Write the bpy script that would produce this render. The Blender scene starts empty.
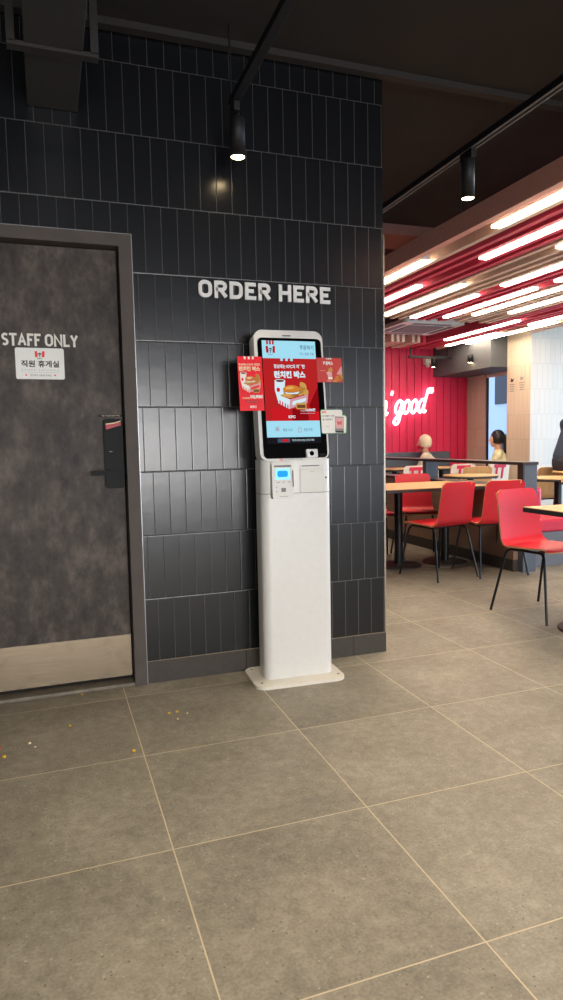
import bpy, bmesh, math, random
from mathutils import Vector, Matrix, Euler
random.seed(7)
C = bpy.context.scene.collection
PI = math.pi

# ------------------------------------------------------------------ materials
def srgb(r, g, b):
    f = lambda c: (c/255/12.92) if c/255 <= .04045 else ((c/255+.055)/1.055)**2.4
    return (f(r), f(g), f(b), 1.0)

class NT:
    def __init__(s, name):
        s.m = bpy.data.materials.new(name); s.m.use_nodes = True
        s.t = s.m.node_tree; s.b = s.t.nodes['Principled BSDF']; s.out = s.t.nodes['Material Output']
    def n(s, typ, **kw):
        nd = s.t.nodes.new(typ)
        for k, v in kw.items(): setattr(nd, k, v)
        return nd
    def lk(s, a, b): s.t.links.new(a, b)
    def math(s, op, a, b=None, clamp=False):
        nd = s.n('ShaderNodeMath', operation=op, use_clamp=clamp)
        for i, v in enumerate((a, b)):
            if v is None: continue
            if isinstance(v, (int, float)): nd.inputs[i].default_value = v
            else: s.lk(v, nd.inputs[i])
        return nd.outputs[0]
    def mix(s, f, a, b):
        nd = s.n('ShaderNodeMix', data_type='RGBA')
        for sock, v in ((nd.inputs[0], f), (nd.inputs[6], a), (nd.inputs[7], b)):
            if isinstance(v, (int, float, tuple)): sock.default_value = v
            else: s.lk(v, sock)
        return nd.outputs[2]
    def noise(s, vec, scale, detail=4, rough=.55):
        nd = s.n('ShaderNodeTexNoise'); nd.inputs['Scale'].default_value = scale
        nd.inputs['Detail'].default_value = detail; nd.inputs['Roughness'].default_value = rough
        if vec is not None: s.lk(vec, nd.inputs['Vector'])
        return nd.outputs['Fac']
    def ramp(s, f, stops):
        nd = s.n('ShaderNodeValToRGB'); cr = nd.color_ramp
        while len(cr.elements) < len(stops): cr.elements.new(.5)
        for e, (p, c) in zip(cr.elements, stops): e.position = p; e.color = c
        s.lk(f, nd.inputs[0]); return nd.outputs[0]
    def obj(s):
        return s.n('ShaderNodeTexCoord').outputs['Object']
    def geo(s):
        return s.n('ShaderNodeNewGeometry').outputs['Position']
    def bump(s, h, strength=.3, dist=.002):
        nd = s.n('ShaderNodeBump'); nd.inputs['Strength'].default_value = strength
        nd.inputs['Distance'].default_value = dist; s.lk(h, nd.inputs['Height'])
        s.lk(nd.outputs[0], s.b.inputs['Normal']); return nd

def mat(name, col, rough=.5, metal=0.0, spec=.5, var=.06, scale=30, bump=0.0, coat=0.0):
    k = NT(name); k.b.inputs['Roughness'].default_value = rough
    k.b.inputs['Metallic'].default_value = metal
    k.b.inputs['Specular IOR Level'].default_value = spec
    k.b.inputs['Coat Weight'].default_value = coat
    co = k.obj(); f = k.noise(co, scale)
    lo = tuple(c*(1-var) for c in col[:3])+(1,); hi = tuple(min(1, c*(1+var)) for c in col[:3])+(1,)
    k.lk(k.ramp(f, [(.3, lo), (.7, hi)]), k.b.inputs['Base Color'])
    if bump: k.bump(f, bump, .001)
    return k.m

def emit(name, col, strength):
    k = NT(name); k.t.nodes.remove(k.b)
    e = k.n('ShaderNodeEmission'); e.inputs[0].default_value = col; e.inputs[1].default_value = strength
    k.lk(e.outputs[0], k.out.inputs[0]); return k.m

def floor_mat():
    k = NT('stone_look_floor_tile'); p = k.geo()
    sx = k.n('ShaderNodeSeparateXYZ'); k.lk(p, sx.inputs[0])
    def ax(o, off, size):
        t = k.math('DIVIDE', k.math('SUBTRACT', o, off), size)
        fr = k.math('FRACT', t); d = k.math('MULTIPLY', k.math('MINIMUM', fr, k.math('SUBTRACT', 1.0, fr)), size)
        return d, k.math('FLOOR', t)
    dx, ix = ax(sx.outputs[0], .2784, .6016); dy, iy = ax(sx.outputs[1], -.1430, .5961)
    gm = k.math('LESS_THAN', k.math('MINIMUM', dx, dy), .0019)
    cell = k.n('ShaderNodeCombineXYZ'); k.lk(ix, cell.inputs[0]); k.lk(iy, cell.inputs[1])
    wn = k.n('ShaderNodeTexWhiteNoise'); k.lk(cell.outputs[0], wn.inputs['Vector'])
    sh = k.n('ShaderNodeVectorMath', operation='MULTIPLY_ADD'); k.lk(cell.outputs[0], sh.inputs[0])
    sh.inputs[1].default_value = (3.7, 5.1, 0); k.lk(p, sh.inputs[2])
    n1 = k.noise(sh.outputs[0], 3.5, 6, .62); n2 = k.noise(sh.outputs[0], 26, 5, .65); n3 = k.noise(sh.outputs[0], 120, 3, .6)
    f = k.math('ADD', k.math('MULTIPLY', n1, .34), k.math('ADD', k.math('MULTIPLY', n2, .36), k.math('MULTIPLY', n3, .3)))
    col = k.ramp(f, [(.36, srgb(110, 104, 92)), (.5, srgb(139, 132, 117)), (.64, srgb(166, 158, 141))])
    v = k.n('ShaderNodeTexVoronoi'); v.inputs['Scale'].default_value = 75; k.lk(sh.outputs[0], v.inputs['Vector'])
    spot = k.math('LESS_THAN', v.outputs['Distance'], k.math('MULTIPLY', n2, .42))
    vb = k.n('ShaderNodeSeparateColor'); k.lk(v.outputs['Color'], vb.inputs[0])
    lightspot = k.math('MULTIPLY', spot, k.math('GREATER_THAN', vb.outputs[0], .90))
    darkspot = k.math('MULTIPLY', spot, k.math('LESS_THAN', vb.outputs[0], .12))
    col = k.mix(k.math('MULTIPLY', lightspot, .45), col, srgb(196, 186, 168))
    col = k.mix(k.math('MULTIPLY', darkspot, .55), col, srgb(72, 68, 62))
    tone = k.math('ADD', .94, k.math('MULTIPLY', wn.outputs['Value'], .12))
    hs = k.n('ShaderNodeHueSaturation'); k.lk(col, hs.inputs['Color']); k.lk(tone, hs.inputs['Value'])
    grout = k.mix(k.noise(p, 9), srgb(186, 168, 140), srgb(215, 197, 166))
    k.lk(k.mix(gm, hs.outputs[0], grout), k.b.inputs['Base Color'])
    k.lk(k.math('ADD', .46, k.math('MULTIPLY', n2, .2)), k.b.inputs['Roughness'])
    h = k.math('SUBTRACT', k.math('MULTIPLY', n3, .25), k.math('MULTIPLY', gm, .8)); k.bump(h, .25, .0015)
    return k.m

def tile_mat(name, axis, off, tw, z0, th, c_lo, c_hi, grout, rough, gw=.0016, tilt=.012, spec=.5):
    """stack of upright tiles in half bond; axis 0: runs along x, 1: along y"""
    k = NT(name); p = k.geo(); sx = k.n('ShaderNodeSeparateXYZ'); k.lk(p, sx.inputs[0])
    tz = k.math('DIVIDE', k.math('SUBTRACT', sx.outputs[2], z0), th); row = k.math('FLOOR', tz)
    fz = k.math('FRACT', tz); dz = k.math('MULTIPLY', k.math('MINIMUM', fz, k.math('SUBTRACT', 1.0, fz)), th)
    half = k.math('MULTIPLY', k.math('ABSOLUTE', k.math('MODULO', row, 2.0)), .5)
    tx = k.math('ADD', k.math('DIVIDE', k.math('SUBTRACT', sx.outputs[axis], off), tw), half)
    fx = k.math('FRACT', tx); dx = k.math('MULTIPLY', k.math('MINIMUM', fx, k.math('SUBTRACT', 1.0, fx)), tw)
    d = k.math('MINIMUM', dx, dz); gm = k.math('LESS_THAN', d, gw)
    cell = k.n('ShaderNodeCombineXYZ'); k.lk(k.math('FLOOR', tx), cell.inputs[0]); k.lk(row, cell.inputs[1])
    wn = k.n('ShaderNodeTexWhiteNoise'); k.lk(cell.outputs[0], wn.inputs['Vector'])
    col = k.mix(wn.outputs['Value'], c_lo, c_hi)
    f = k.noise(p, 14, 3)
    k.lk(k.mix(gm, col, grout), k.b.inputs['Base Color'])
    k.lk(k.math('ADD', rough, k.math('MULTIPLY', gm, .3)), k.b.inputs['Roughness'])
    k.b.inputs['Specular IOR Level'].default_value = spec
    # slightly pillowed face, and every tile set at its own small tilt
    sc = k.n('ShaderNodeSeparateColor'); k.lk(wn.outputs['Color'], sc.inputs[0])
    slope = k.math('ADD', k.math('MULTIPLY', k.math('SUBTRACT', sc.outputs[0], .5), k.math('MULTIPLY', fx, tw*tilt*4)),
                   k.math('MULTIPLY', k.math('SUBTRACT', sc.outputs[1], .5), k.math('MULTIPLY', fz, th*tilt*2)))
    edge = k.math('MULTIPLY', k.math('MINIMUM', k.math('DIVIDE', d, .004), 1.0), .0005)
    h = k.math('ADD', k.math('ADD', edge, slope), k.math('MULTIPLY', f, .0006))
    bp = k.bump(h, 1.0, 1.0)
    return k.m

def door_mat():
    k = NT('dark_cement_look_laminate'); co = k.obj()
    mp = k.n('ShaderNodeMapping'); mp.inputs['Scale'].default_value = (1, 1, .6); k.lk(co, mp.inputs[0])
    a = k.noise(mp.outputs[0], 7, 9, .65); b = k.noise(mp.outputs[0], 22, 6, .7)
    f = k.math('ADD', k.math('MULTIPLY', a, .6), k.math('MULTIPLY', b, .4))
    k.lk(k.ramp(f, [(.38, srgb(44, 38, 35)), (.5, srgb(70, 62, 57)), (.62, srgb(100, 90, 82))]), k.b.inputs['Base Color'])
    k.b.inputs['Roughness'].default_value = .55; k.b.inputs['Specular IOR Level'].default_value = .3
    k.bump(b, .08, .001); return k.m

def brushed():
    k = NT('brushed_steel'); co = k.obj()
    mp = k.n('ShaderNodeMapping'); mp.inputs['Scale'].default_value = (1, 1, 160); k.lk(co, mp.inputs[0])
    s = k.noise(mp.outputs[0], 6, 4); blot = k.noise(co, 16, 6, .6)
    stain = k.math('MULTIPLY', k.math('GREATER_THAN', blot, .60), .22)
    base = k.ramp(s, [(.3, srgb(118, 106, 90)), (.7, srgb(140, 127, 108))])
    k.lk(k.mix(stain, base, srgb(96, 86, 72)), k.b.inputs['Base Color'])
    k.b.inputs['Metallic'].default_value = 1; k.b.inputs['Roughness'].default_value = .27; k.b.inputs['Anisotropic Rotation'].default_value = .25
    k.b.inputs['Anisotropic'].default_value = .75
    tg = k.n('ShaderNodeTangent', direction_type='RADIAL', axis='Z'); k.lk(tg.outputs[0], k.b.inputs['Tangent'])
    return k.m

def wood(name, c1, c2, axis=0):
    k = NT(name); co = k.obj(); mp = k.n('ShaderNodeMapping')
    sc = [14, 14, 14]; sc[axis] = 1.2; mp.inputs['Scale'].default_value = sc; k.lk(co, mp.inputs[0])
    k.lk(k.ramp(k.noise(mp.outputs[0], 3, 6, .6), [(.3, c1), (.7, c2)]), k.b.inputs['Base Color'])
    k.b.inputs['Roughness'].default_value = .45; return k.m

M = {}
M['floor'] = floor_mat()
M['tile'] = tile_mat('charcoal_wall_tile', 0, .0070, .0748, .1064, .2993, srgb(15, 17, 21), srgb(19, 21, 25), srgb(72, 71, 69), .24, gw=.0011, tilt=.002, spec=.62)
M['beige_tile_y'] = tile_mat('beige_wall_tile', 1, .02, .075, .08, .3, srgb(200, 186, 168), srgb(208, 194, 176), srgb(168, 154, 138), .4)
M['column_tile_y'] = tile_mat('beige_column_tile', 1, .02, .085, .08, .339, srgb(206, 190, 170), srgb(212, 198, 178), srgb(172, 158, 142), .4)
M['column_tile_x'] = tile_mat('daylit_column_tile_front', 0, .02, .085, .08, .339, srgb(200, 190, 176), srgb(206, 196, 182), srgb(172, 166, 158), .3)  # same tile tinted cooler: bluish daylight on the front face put into colour
M['counter_tile'] = tile_mat('brown_partition_tile', 1, .0, .6, .10, .15, srgb(142, 116, 98), srgb(150, 122, 104), srgb(110, 90, 78), .45)
M['base_tile'] = mat('dark_skirting_tile', srgb(70, 65, 60), .62, spec=.3, var=.1, scale=40)
M['grout'] = mat('tan_grout', srgb(150, 136, 112), .9)
M['door'] = door_mat()
M['frame'] = mat('grey_brown_metal_frame', srgb(82, 74, 69), .62, spec=.3, var=.1, scale=9)
M['frame_edge'] = mat('frame_edge_strip', srgb(150, 152, 158), .35, .6)
M['steel'] = brushed()
M['threshold'] = mat('grey_marble_threshold', srgb(118, 110, 98), .35, var=.25, scale=18)
M['black'] = mat('black_plastic', srgb(13, 13, 14), .5, spec=.15)
M['black_gloss'] = mat('black_glass', srgb(8, 8, 9), .15, spec=.15)
M['black_paint'] = mat('matte_black_paint', srgb(20, 20, 22), .55)
M['ceil'] = mat('dark_painted_ceiling', srgb(46, 43, 41), .85, var=.12, scale=3)
M['ceil_beam'] = mat('dark_grey_beam_paint', srgb(50, 47, 45), .7)
M['duct'] = mat('dark_grey_duct_paint', srgb(58, 56, 54), .6)
M['white'] = mat('white_powder_coat', srgb(222, 221, 217), .32, var=.02)
M['white_plate'] = mat('white_base_plate', srgb(232, 226, 212), .35, var=.02)
M['white_trim'] = mat('white_plastic', srgb(218, 216, 210), .4, var=.02)
M['grey_line'] = mat('grey_gap', srgb(120, 118, 114), .6)
M['silver'] = mat('satin_silver', srgb(190, 188, 184), .35, .7)
M['letter'] = mat('white_acrylic_letter', srgb(226, 226, 224), .4, var=.01)
M['letter_side'] = mat('grey_letter_edge', srgb(150, 150, 150), .5)
M['vinyl'] = mat('white_vinyl', srgb(228, 224, 214), .5, var=.01)
M['sign_white'] = mat('white_sign_plate', srgb(228, 227, 222), .4, var=.01)
M['ink'] = mat('black_print', srgb(28, 26, 26), .6)
M['ink_grey'] = mat('grey_print', srgb(140, 138, 136), .6)
M['p_red'] = mat('red_poster_print', srgb(240, 12, 34), .45, var=.03)
M['p_dred'] = mat('deep_red_print', srgb(176, 18, 34), .45, var=.03)
M['p_coral'] = mat('coral_red_print', srgb(206, 62, 58), .45, var=.03)
M['p_white'] = mat('white_print', srgb(240, 236, 228), .5, var=.01)
M['p_cream'] = mat('cream_print', srgb(238, 214, 176), .5, var=.02)
M['p_bun'] = mat('golden_bun_print', srgb(214, 122, 44), .5, var=.2, scale=90)
M['p_fry'] = mat('fried_crust_print', srgb(206, 150, 66), .5, var=.35, scale=200)
M['p_brown'] = mat('brown_print', srgb(112, 62, 34), .5, var=.2, scale=120)
M['p_pink'] = mat('pale_pink_print', srgb(222, 170, 168), .5)
M['p_green'] = mat('green_print', srgb(70, 132, 84), .5)
M['red_lam'] = mat('red_laminate', srgb(208, 30, 46), .38, var=.03, spec=.5)
M['ply'] = mat('plywood_edge', srgb(206, 160, 112), .6, var=.2, scale=200)
M['white_lam'] = mat('white_laminate', srgb(226, 214, 198), .4)
M['red_paint'] = mat('red_paint', srgb(206, 36, 66), .45)
M['oak_lam'] = wood('oak_laminate', srgb(186, 142, 92), srgb(204, 162, 110), 2)
M['table_top'] = wood('light_oak_table_top', srgb(198, 156, 104), srgb(218, 178, 126), 0)
M['table_edge'] = mat('dark_table_edge', srgb(52, 50, 54), .5)
M['leg'] = mat('black_steel_tube', srgb(22, 22, 25), .3, .3)
M['base_iron'] = mat('dark_cast_base', srgb(52, 42, 40), .5)
M['post'] = mat('slate_blue_grey_paint', srgb(84, 92, 104), .5)
M['rail'] = mat('dark_brown_rail', srgb(52, 44, 46), .4)
M['booth_red'] = mat('red_vinyl_upholstery', srgb(206, 44, 74), .4)
M['plinth'] = mat('grey_blue_plinth', srgb(104, 108, 116), .6)
M['bench'] = mat('slate_bench_back', srgb(86, 96, 110), .6)
M['facade'] = mat('pale_blue_render', srgb(176, 196, 222), .8)
M['redwall'] = mat('crimson_board', srgb(226, 44, 88), .5, var=.04)
M['slat_beige'] = mat('beige_slat', srgb(232, 200, 178), .6, var=.05)
M['slat_salmon'] = mat('salmon_slat', srgb(236, 172, 154), .6, var=.05)
M['slat_red'] = mat('crimson_slat', srgb(224, 70, 98), .6, var=.05)
M['soffit'] = mat('grey_soffit_paint', srgb(82, 84, 88), .7)
M['lit_beam'] = mat('rose_lit_beam', srgb(150, 112, 104), .8)  # pink glow from the slatted ceiling put into the beam colour
M['metal_trim'] = mat('corner_metal_trim', srgb(196, 186, 170), .25, .9)
M['blind'] = mat('white_roller_blind', srgb(214, 208, 196), .7)
M['win_frame'] = mat('dark_window_frame', srgb(48, 54, 66), .5)
M['hair_pale'] = mat('pale_blond_hair', srgb(232, 216, 190), .6, var=.25, scale=120)
M['hair_dark'] = mat('dark_hair', srgb(30, 26, 30), .45, var=.2, scale=120)
M['skin'] = mat('skin', srgb(218, 172, 146), .5, var=.03)
M['shirt_white'] = mat('off_white_cotton', srgb(226, 218, 198), .8)
M['jacket_cream'] = mat('pale_yellow_cotton', srgb(228, 220, 178), .8)
M['navy'] = mat('navy_cloth', srgb(40, 54, 76), .8)
M['trousers'] = mat('dark_trousers', srgb(46, 46, 56), .8)
M['mask_red'] = mat('red_cloth', srgb(204, 44, 66), .7)
M['crumb_y'] = mat('yellow_crumb', srgb(232, 184, 40), .6, var=.15, scale=300)
M['crumb_w'] = mat('pale_crumb', srgb(232, 214, 180), .6, var=.15, scale=300)
M['crumb_r'] = mat('red_crumb', srgb(206, 84, 60), .6, var=.15, scale=300)
M['lamp'] = emit('lamp_diffuser_glow', srgb(255, 236, 208), 13)
M['spot_face'] = emit('spot_lens_glow', srgb(255, 226, 176), 14)
M['neon'] = emit('white_neon_glow', srgb(255, 238, 240), 2.0)
M['s_sky'] = emit('screen_light_blue', srgb(160, 218, 238), 0.50)
M['s_red'] = emit('screen_red', srgb(184, 36, 38), 0.47)
M['s_dred'] = emit('screen_deep_red', srgb(150, 12, 20), 0.42)
M['s_bred'] = emit('screen_bright_red', srgb(214, 30, 40), 0.42)
M['s_white'] = emit('screen_white', srgb(214, 236, 246), 0.47)
M['s_dark'] = emit('screen_black', srgb(24, 24, 30), 0.50)
M['s_grey'] = emit('screen_grey', srgb(60, 84, 100), 0.50)
M['s_bun'] = emit('screen_golden', srgb(212, 132, 52), 0.45)
M['s_bun2'] = emit('screen_bun_shine', srgb(236, 176, 96), 0.45)
M['s_fry'] = emit('screen_crust', srgb(208, 160, 84), 0.45)
M['s_fry2'] = emit('screen_crust_dark', srgb(160, 104, 46), 0.45)
M['s_brown'] = emit('screen_brown', srgb(110, 70, 44), 0.45)
M['s_pink'] = emit('screen_pink', srgb(214, 160, 170), 0.45)
M['t_blue'] = emit('terminal_blue', srgb(40, 150, 245), 0.65)
M['t_pale'] = emit('terminal_pale_blue', srgb(150, 226, 250), 0.65)

def glass_mat():
    k = NT('window_glass'); k.b.inputs['Transmission Weight'].default_value = 1
    k.b.inputs['Roughness'].default_value = 0; k.b.inputs['IOR'].default_value = 1.02
    k.b.inputs['Base Color'].default_value = (.92, .96, 1, 1); return k.m
M['glass'] = glass_mat()

# ------------------------------------------------------------------ mesh builder
class MB:
    def __init__(s): s.bm = bmesh.new(); s.mats = []
    def mi(s, m):
        if m not in s.mats: s.mats.append(m)
        return s.mats.index(m)
    def _add(s, vs, fs, m, T=None, smooth=False):
        i = s.mi(m); V = [s.bm.verts.new(T @ Vector(v) if T else v) for v in vs]; out = []
        for f in fs:
            try:
                q = s.bm.faces.new([V[j] for j in f]); q.material_index = i; q.smooth = smooth; out.append(q)
            except ValueError: pass
        return out
    def box(s, x0, x1, y0, y1, z0, z1, m, T=None, bevel=0.0):
        vs = [(x, y, z) for z in (z0, z1) for y in (y0, y1) for x in (x0, x1)]
        fs = [(0, 2, 3, 1), (4, 5, 7, 6), (0, 1, 5, 4), (2, 6, 7, 3), (0, 4, 6, 2), (1, 3, 7, 5)]
        q = s._add(vs, fs, m, T)
        if bevel:
            es = {e for f in q for e in f.edges}
            r = bmesh.ops.bevel(s.bm, geom=list(es), offset=bevel, segments=2, affect='EDGES', profile=.5)
            for f in r['faces']: f.smooth = True
        return s
    def prism(s, pts, d0, d1, m, axis='y', T=None, side=None, smooth=False):
        """extrude a 2-D outline: axis y -> pts are (x,z), z -> (x,y), x -> (y,z)"""
        n = len(pts)
        def P(p, d): return {'y': (p[0], d, p[1]), 'z': (p[0], p[1], d), 'x': (d, p[0], p[1])}[axis]
        vs = [P(p, d0) for p in pts]+[P(p, d1) for p in pts]
        s._add(vs, [tuple(range(n)), tuple(range(2*n-1, n-1, -1))], m, T)
        s._add(vs, [(i, i+n, (i+1) % n+n, (i+1) % n) for i in range(n)], side or m, T, smooth)
        return s
    def flat(s, pts, y, m, T=None):
        s._add([(p[0], y, p[1]) for p in pts], [tuple(range(len(pts)))], m, T); return s
    def frect(s, x0, x1, z0, z1, y, m, T=None): return s.flat([(x0, z0), (x1, z0), (x1, z1), (x0, z1)], y, m, T)
    def ell(s, cx, cz, rx, rz, y, m, a0=0, a1=2*PI, n=20, T=None, rot=0):
        pts = []
        for i in range(n+1 if a1-a0 < 6.2 else n):
            a = a0+(a1-a0)*i/n; px, pz = rx*math.cos(a), rz*math.sin(a)
            pts.append((cx+px*math.cos(rot)-pz*math.sin(rot), cz+px*math.sin(rot)+pz*math.cos(rot)))
        return s.flat(pts, y, m, T)
    def lathe(s, prof, m, n=32, T=None, smooth=True):
        vs, fs = [], []
        for r, z in prof:
            for i in range(n): vs.append((r*math.cos(2*PI*i/n), r*math.sin(2*PI*i/n), z))
        for k in range(len(prof)-1):
            for i in range(n):
                j = (i+1) % n; fs.append((k*n+i, k*n+j, (k+1)*n+j, (k+1)*n+i))
        s._add(vs, fs, m, T, smooth)
        s._add(vs, [tuple(range(n-1, -1, -1)), tuple(range((len(prof)-1)*n, len(prof)*n))], m, T); return s
    def tube(s, pts, r, m, n=10, T=None, rs=None):
        pts = [Vector(p) for p in pts]; vs, fs = [], []; up = None
        for i, p in enumerate(pts):
            d = (pts[min(i+1, len(pts)-1)]-pts[max(i-1, 0)]).normalized()
            if up is None: up = d.orthogonal().normalized()
            up = (up-d*up.dot(d)).normalized(); sd = d.cross(up); rr = rs[i] if rs else r
            for j in range(n):
                a = 2*PI*j/n; vs.append(tuple(p+(up*math.cos(a)+sd*math.sin(a))*rr))
        for i in range(len(pts)-1):
            for j in range(n): q = (j+1) % n; fs.append((i*n+j, i*n+q, (i+1)*n+q, (i+1)*n+j))
        s._add(vs, fs, m, T, True)
        s._add(vs, [tuple(range(n-1, -1, -1)), tuple(range((len(pts)-1)*n, len(pts)*n))], m, T); return s
    def sphere(s, c, r, m, n=16, T=None, sc=(1, 1, 1)):
        R = Matrix.Translation(c) @ Matrix.Diagonal((*sc, 1)); R = T @ R if T else R
        vs = [(0, 0, r)]; fs = []; k = n//2
        for a in range(1, k):
            for b in range(n): vs.append((r*math.sin(PI*a/k)*math.cos(2*PI*b/n), r*math.sin(PI*a/k)*math.sin(2*PI*b/n), r*math.cos(PI*a/k)))
        vs.append((0, 0, -r)); e = len(vs)-1
        for b in range(n):
            q = (b+1) % n; fs.append((0, 1+b, 1+q)); fs.append((e, 1+(k-2)*n+q, 1+(k-2)*n+b))
            for a in range(k-2): fs.append((1+a*n+b, 1+(a+1)*n+b, 1+(a+1)*n+q, 1+a*n+q))
        s._add(vs, fs, m, R, True); return s
    def text(s, body, x, z, m, w=None, h=None, y=0.0, depth=0.0, bold=0.0, T=None, align='L', side=None, fit=True, italic=0.0):
        """lettering in the x-z plane facing -y; x,z is the lower left (or centre) of its box"""
        cu = bpy.data.curves.new('lettering', 'FONT'); cu.body = body; cu.offset = bold; cu.resolution_u = 4; cu.shear = italic
        ob = bpy.data.objects.new('lettering', cu); C.objects.link(ob); bpy.context.view_layer.update()
        me = bpy.data.meshes.new_from_object(ob.evaluated_get(bpy.context.evaluated_depsgraph_get()))
        bpy.data.objects.remove(ob); bpy.data.curves.remove(cu)
        if not me.vertices: return s
        xs = [v.co.x for v in me.vertices]; ys = [v.co.y for v in me.vertices]
        bw, bh = max(xs)-min(xs), max(ys)-min(ys)
        if w and h: fx, fy = w/bw, h/bh
        elif w: fx = fy = w/bw
        else: fx = fy = h/bh
        ox = x-(bw*fx/2 if align == 'C' else bw*fx if align == 'R' else 0)
        pos = [(ox+(v.co.x-min(xs))*fx, z+(v.co.y-min(ys))*fy) for v in me.vertices]
        i0 = s.mi(m); i1 = s.mi(side or m); A = [s.bm.verts.new(T @ Vector((p[0], y, p[1])) if T else (p[0], y, p[1])) for p in pos]
        B = [s.bm.verts.new(T @ Vector((p[0], y+depth, p[1])) if T else (p[0], y+depth, p[1])) for p in pos] if depth else None
        edges = {}
        for pl in me.polygons:
            vs = list(pl.vertices)
            try: f = s.bm.faces.new([A[i] for i in vs]); f.material_index = i0
            except ValueError: continue
            if B:
                f = s.bm.faces.new([B[i] for i in reversed(vs)]); f.material_index = i0
                for a, b in zip(vs, vs[1:]+vs[:1]): edges[(a, b)] = 1
        for (a, b) in edges:
            if (b, a) not in edges:
                f = s.bm.faces.new([A[b], A[a], B[a], B[b]]); f.material_index = i1
        bpy.data.meshes.remove(me); return s
    def build(s, name, parent=None, loc=None, rot=None, normals=True):
        if normals: bmesh.ops.recalc_face_normals(s.bm, faces=s.bm.faces)
        me = bpy.data.meshes.new(name); s.bm.to_mesh(me); s.bm.free()
        for m in s.mats: me.materials.append(m)
        o = bpy.data.objects.new(name, me); C.objects.link(o)
        if parent: o.parent = parent
        if loc: o.location = loc
        if rot: o.rotation_euler = rot
        return o

def _arc(cx, cy, rx, ry, a0, a1, n=8):
    return [(cx+rx*math.cos(a0+(a1-a0)*i/n), cy+ry*math.sin(a0+(a1-a0)*i/n)) for i in range(n+1)]
_O = _arc(.5, .72, .5, .28, 0, PI, 12)+_arc(.5, .28, .5, .28, PI, 2*PI, 12); _O.append(_O[0])
BL = {
 'O': (.72, [_O]),
 'R': (.70, [[(0, 0), (0, 1)]+_arc(.60, .74, .36, .26, PI/2, -PI/2)+[(0, .48)], [(.46, .49), (1, 0)]]),
 'D': (.72, [[(0, 0), (0, 1), (.45, 1)]+_arc(.5, .66, .5, .34, PI/2, 0)+_arc(.5, .34, .5, .34, 0, -PI/2)+[(0, 0)]]),
 'E': (.60, [[(1, 0), (0, 0), (0, 1), (1, 1)], [(0, .51), (.92, .51)]]),
 'H': (.72, [[(0, 0), (0, 1)], [(1, 0), (1, 1)], [(0, .51), (1, .51)]]),
 'S': (.56, [[(.02, .06)]+_arc(.45, .25, .55, .25, -PI/2, PI/2.2)+_arc(.52, .76, .5, .24, -PI*.62, -PI*1.5)+[(.95, .95)]]),
 'T': (.62, [[(0, 1), (1, 1)], [(.5, 0), (.5, .96)]]), 'A': (.74, [[(0, 0), (.5, 1), (1, 0)], [(.2, .33), (.8, .33)]]),
 'F': (.52, [[(0, 0), (0, 1), (1, 1)], [(0, .5), (.9, .5)]]), 'N': (.76, [[(0, 0), (0, 1), (1, 0), (1, 1)]]),
 'L': (.52, [[(0, 1), (0, 0), (1, 0)]]), 'Y': (.68, [[(0, 1), (.5, .46), (1, 1)], [(.5, .50), (.5, 0)]]), ' ': (.10, [])}
def block(mb, word, x, z, w, h, st, y, depth, m, side=None, gap=.30, space=.20):
    """square-cut stroke lettering, lower left at x,z"""
    tot = sum(BL[c][0]*1.0+gap for c in word)-gap; k = w/((tot)*1.0)
    cx = x
    for c in word:
        ww, strokes = BL[c]; W_ = ww*k
        for si, sk in enumerate(strokes):
            yy = y-si*.0006
            P = [Vector((cx+st/2+a*(W_-st*.35), z+st/2+b_*(h-st))) for a, b_ in sk]; closed = (P[0]-P[-1]).length < 1e-6
            if closed: P = P[:-1]
            n = len(P); L, R = [], []
            for i, p in enumerate(P):
                d0 = (p-P[i-1]).normalized() if (i > 0 or closed) else None; d1 = (P[(i+1) % n]-p).normalized() if (i < n-1 or closed) else None
                if d0 is None: d0 = d1
                if d1 is None: d1 = d0
                t = (d0+d1).normalized() if (d0+d1).length > 1e-5 else d0
                nn = Vector((-t.y, t.x)); q = st/2/max(.5, nn.dot(Vector((-d0.y, d0.x))))
                e = Vector((0, 0)); mid = .05 < sk[i][1] < .95
                if not closed and i == 0 and not mid: e = -d1*st/2*(1 if abs(d1.x) < .05 or abs(d1.y) < .05 else .4)
                if not closed and i == n-1 and not mid: e = d0*st/2*(1 if abs(d0.x) < .05 or abs(d0.y) < .05 else .4)
                L.append(p+nn*q+e); R.append(p-nn*q+e)
            for i in range(n if closed else n-1):
                j = (i+1) % n; mb.prism([tuple(R[i]), tuple(R[j]), tuple(L[j]), tuple(L[i])], yy, y+depth, m, 'y', side=side)
        cx += W_+gap*k
    return mb

def tag(o, label=None, cat=None, group=None, kind=None):
    for k, v in (('label', label), ('category', cat), ('group', group), ('kind', kind)):
        if v: o[k] = v
    return o
def thing(name, label, cat, loc=(0, 0, 0), rz=0.0, group=None, kind=None):
    o = bpy.data.objects.new(name, None); C.objects.link(o); o.empty_display_size = .1
    o.location = loc; o.rotation_euler = (0, 0, rz); return tag(o, label, cat, group, kind)
def copy_tree(o, parent=None):
    c = o.copy(); C.objects.link(c)
    if parent: c.parent = parent
    for ch in list(o.children): copy_tree(ch, c)
    return c
def rrect(x0, x1, z0, z1, r, n=6, corners=(1, 1, 1, 1)):
    """rounded rectangle, corners bl br tr tl"""
    pts = []
    for (cx, cz, a0, k) in ((x0, z0, PI, 0), (x1, z0, 1.5*PI, 1), (x1, z1, 0, 2), (x0, z1, PI/2, 3)):
        if not corners[k]: pts.append((cx, cz)); continue
        ccx = cx+r if k in (0, 3) else cx-r; ccz = cz+r if k in (0, 1) else cz-r
        for i in range(n+1):
            a = a0+PI/2*i/n; pts.append((ccx+r*math.cos(a), ccz+r*math.sin(a)))
    return pts
def struct(o, label=None): return tag(o, label, None, None, 'structure')

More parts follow.
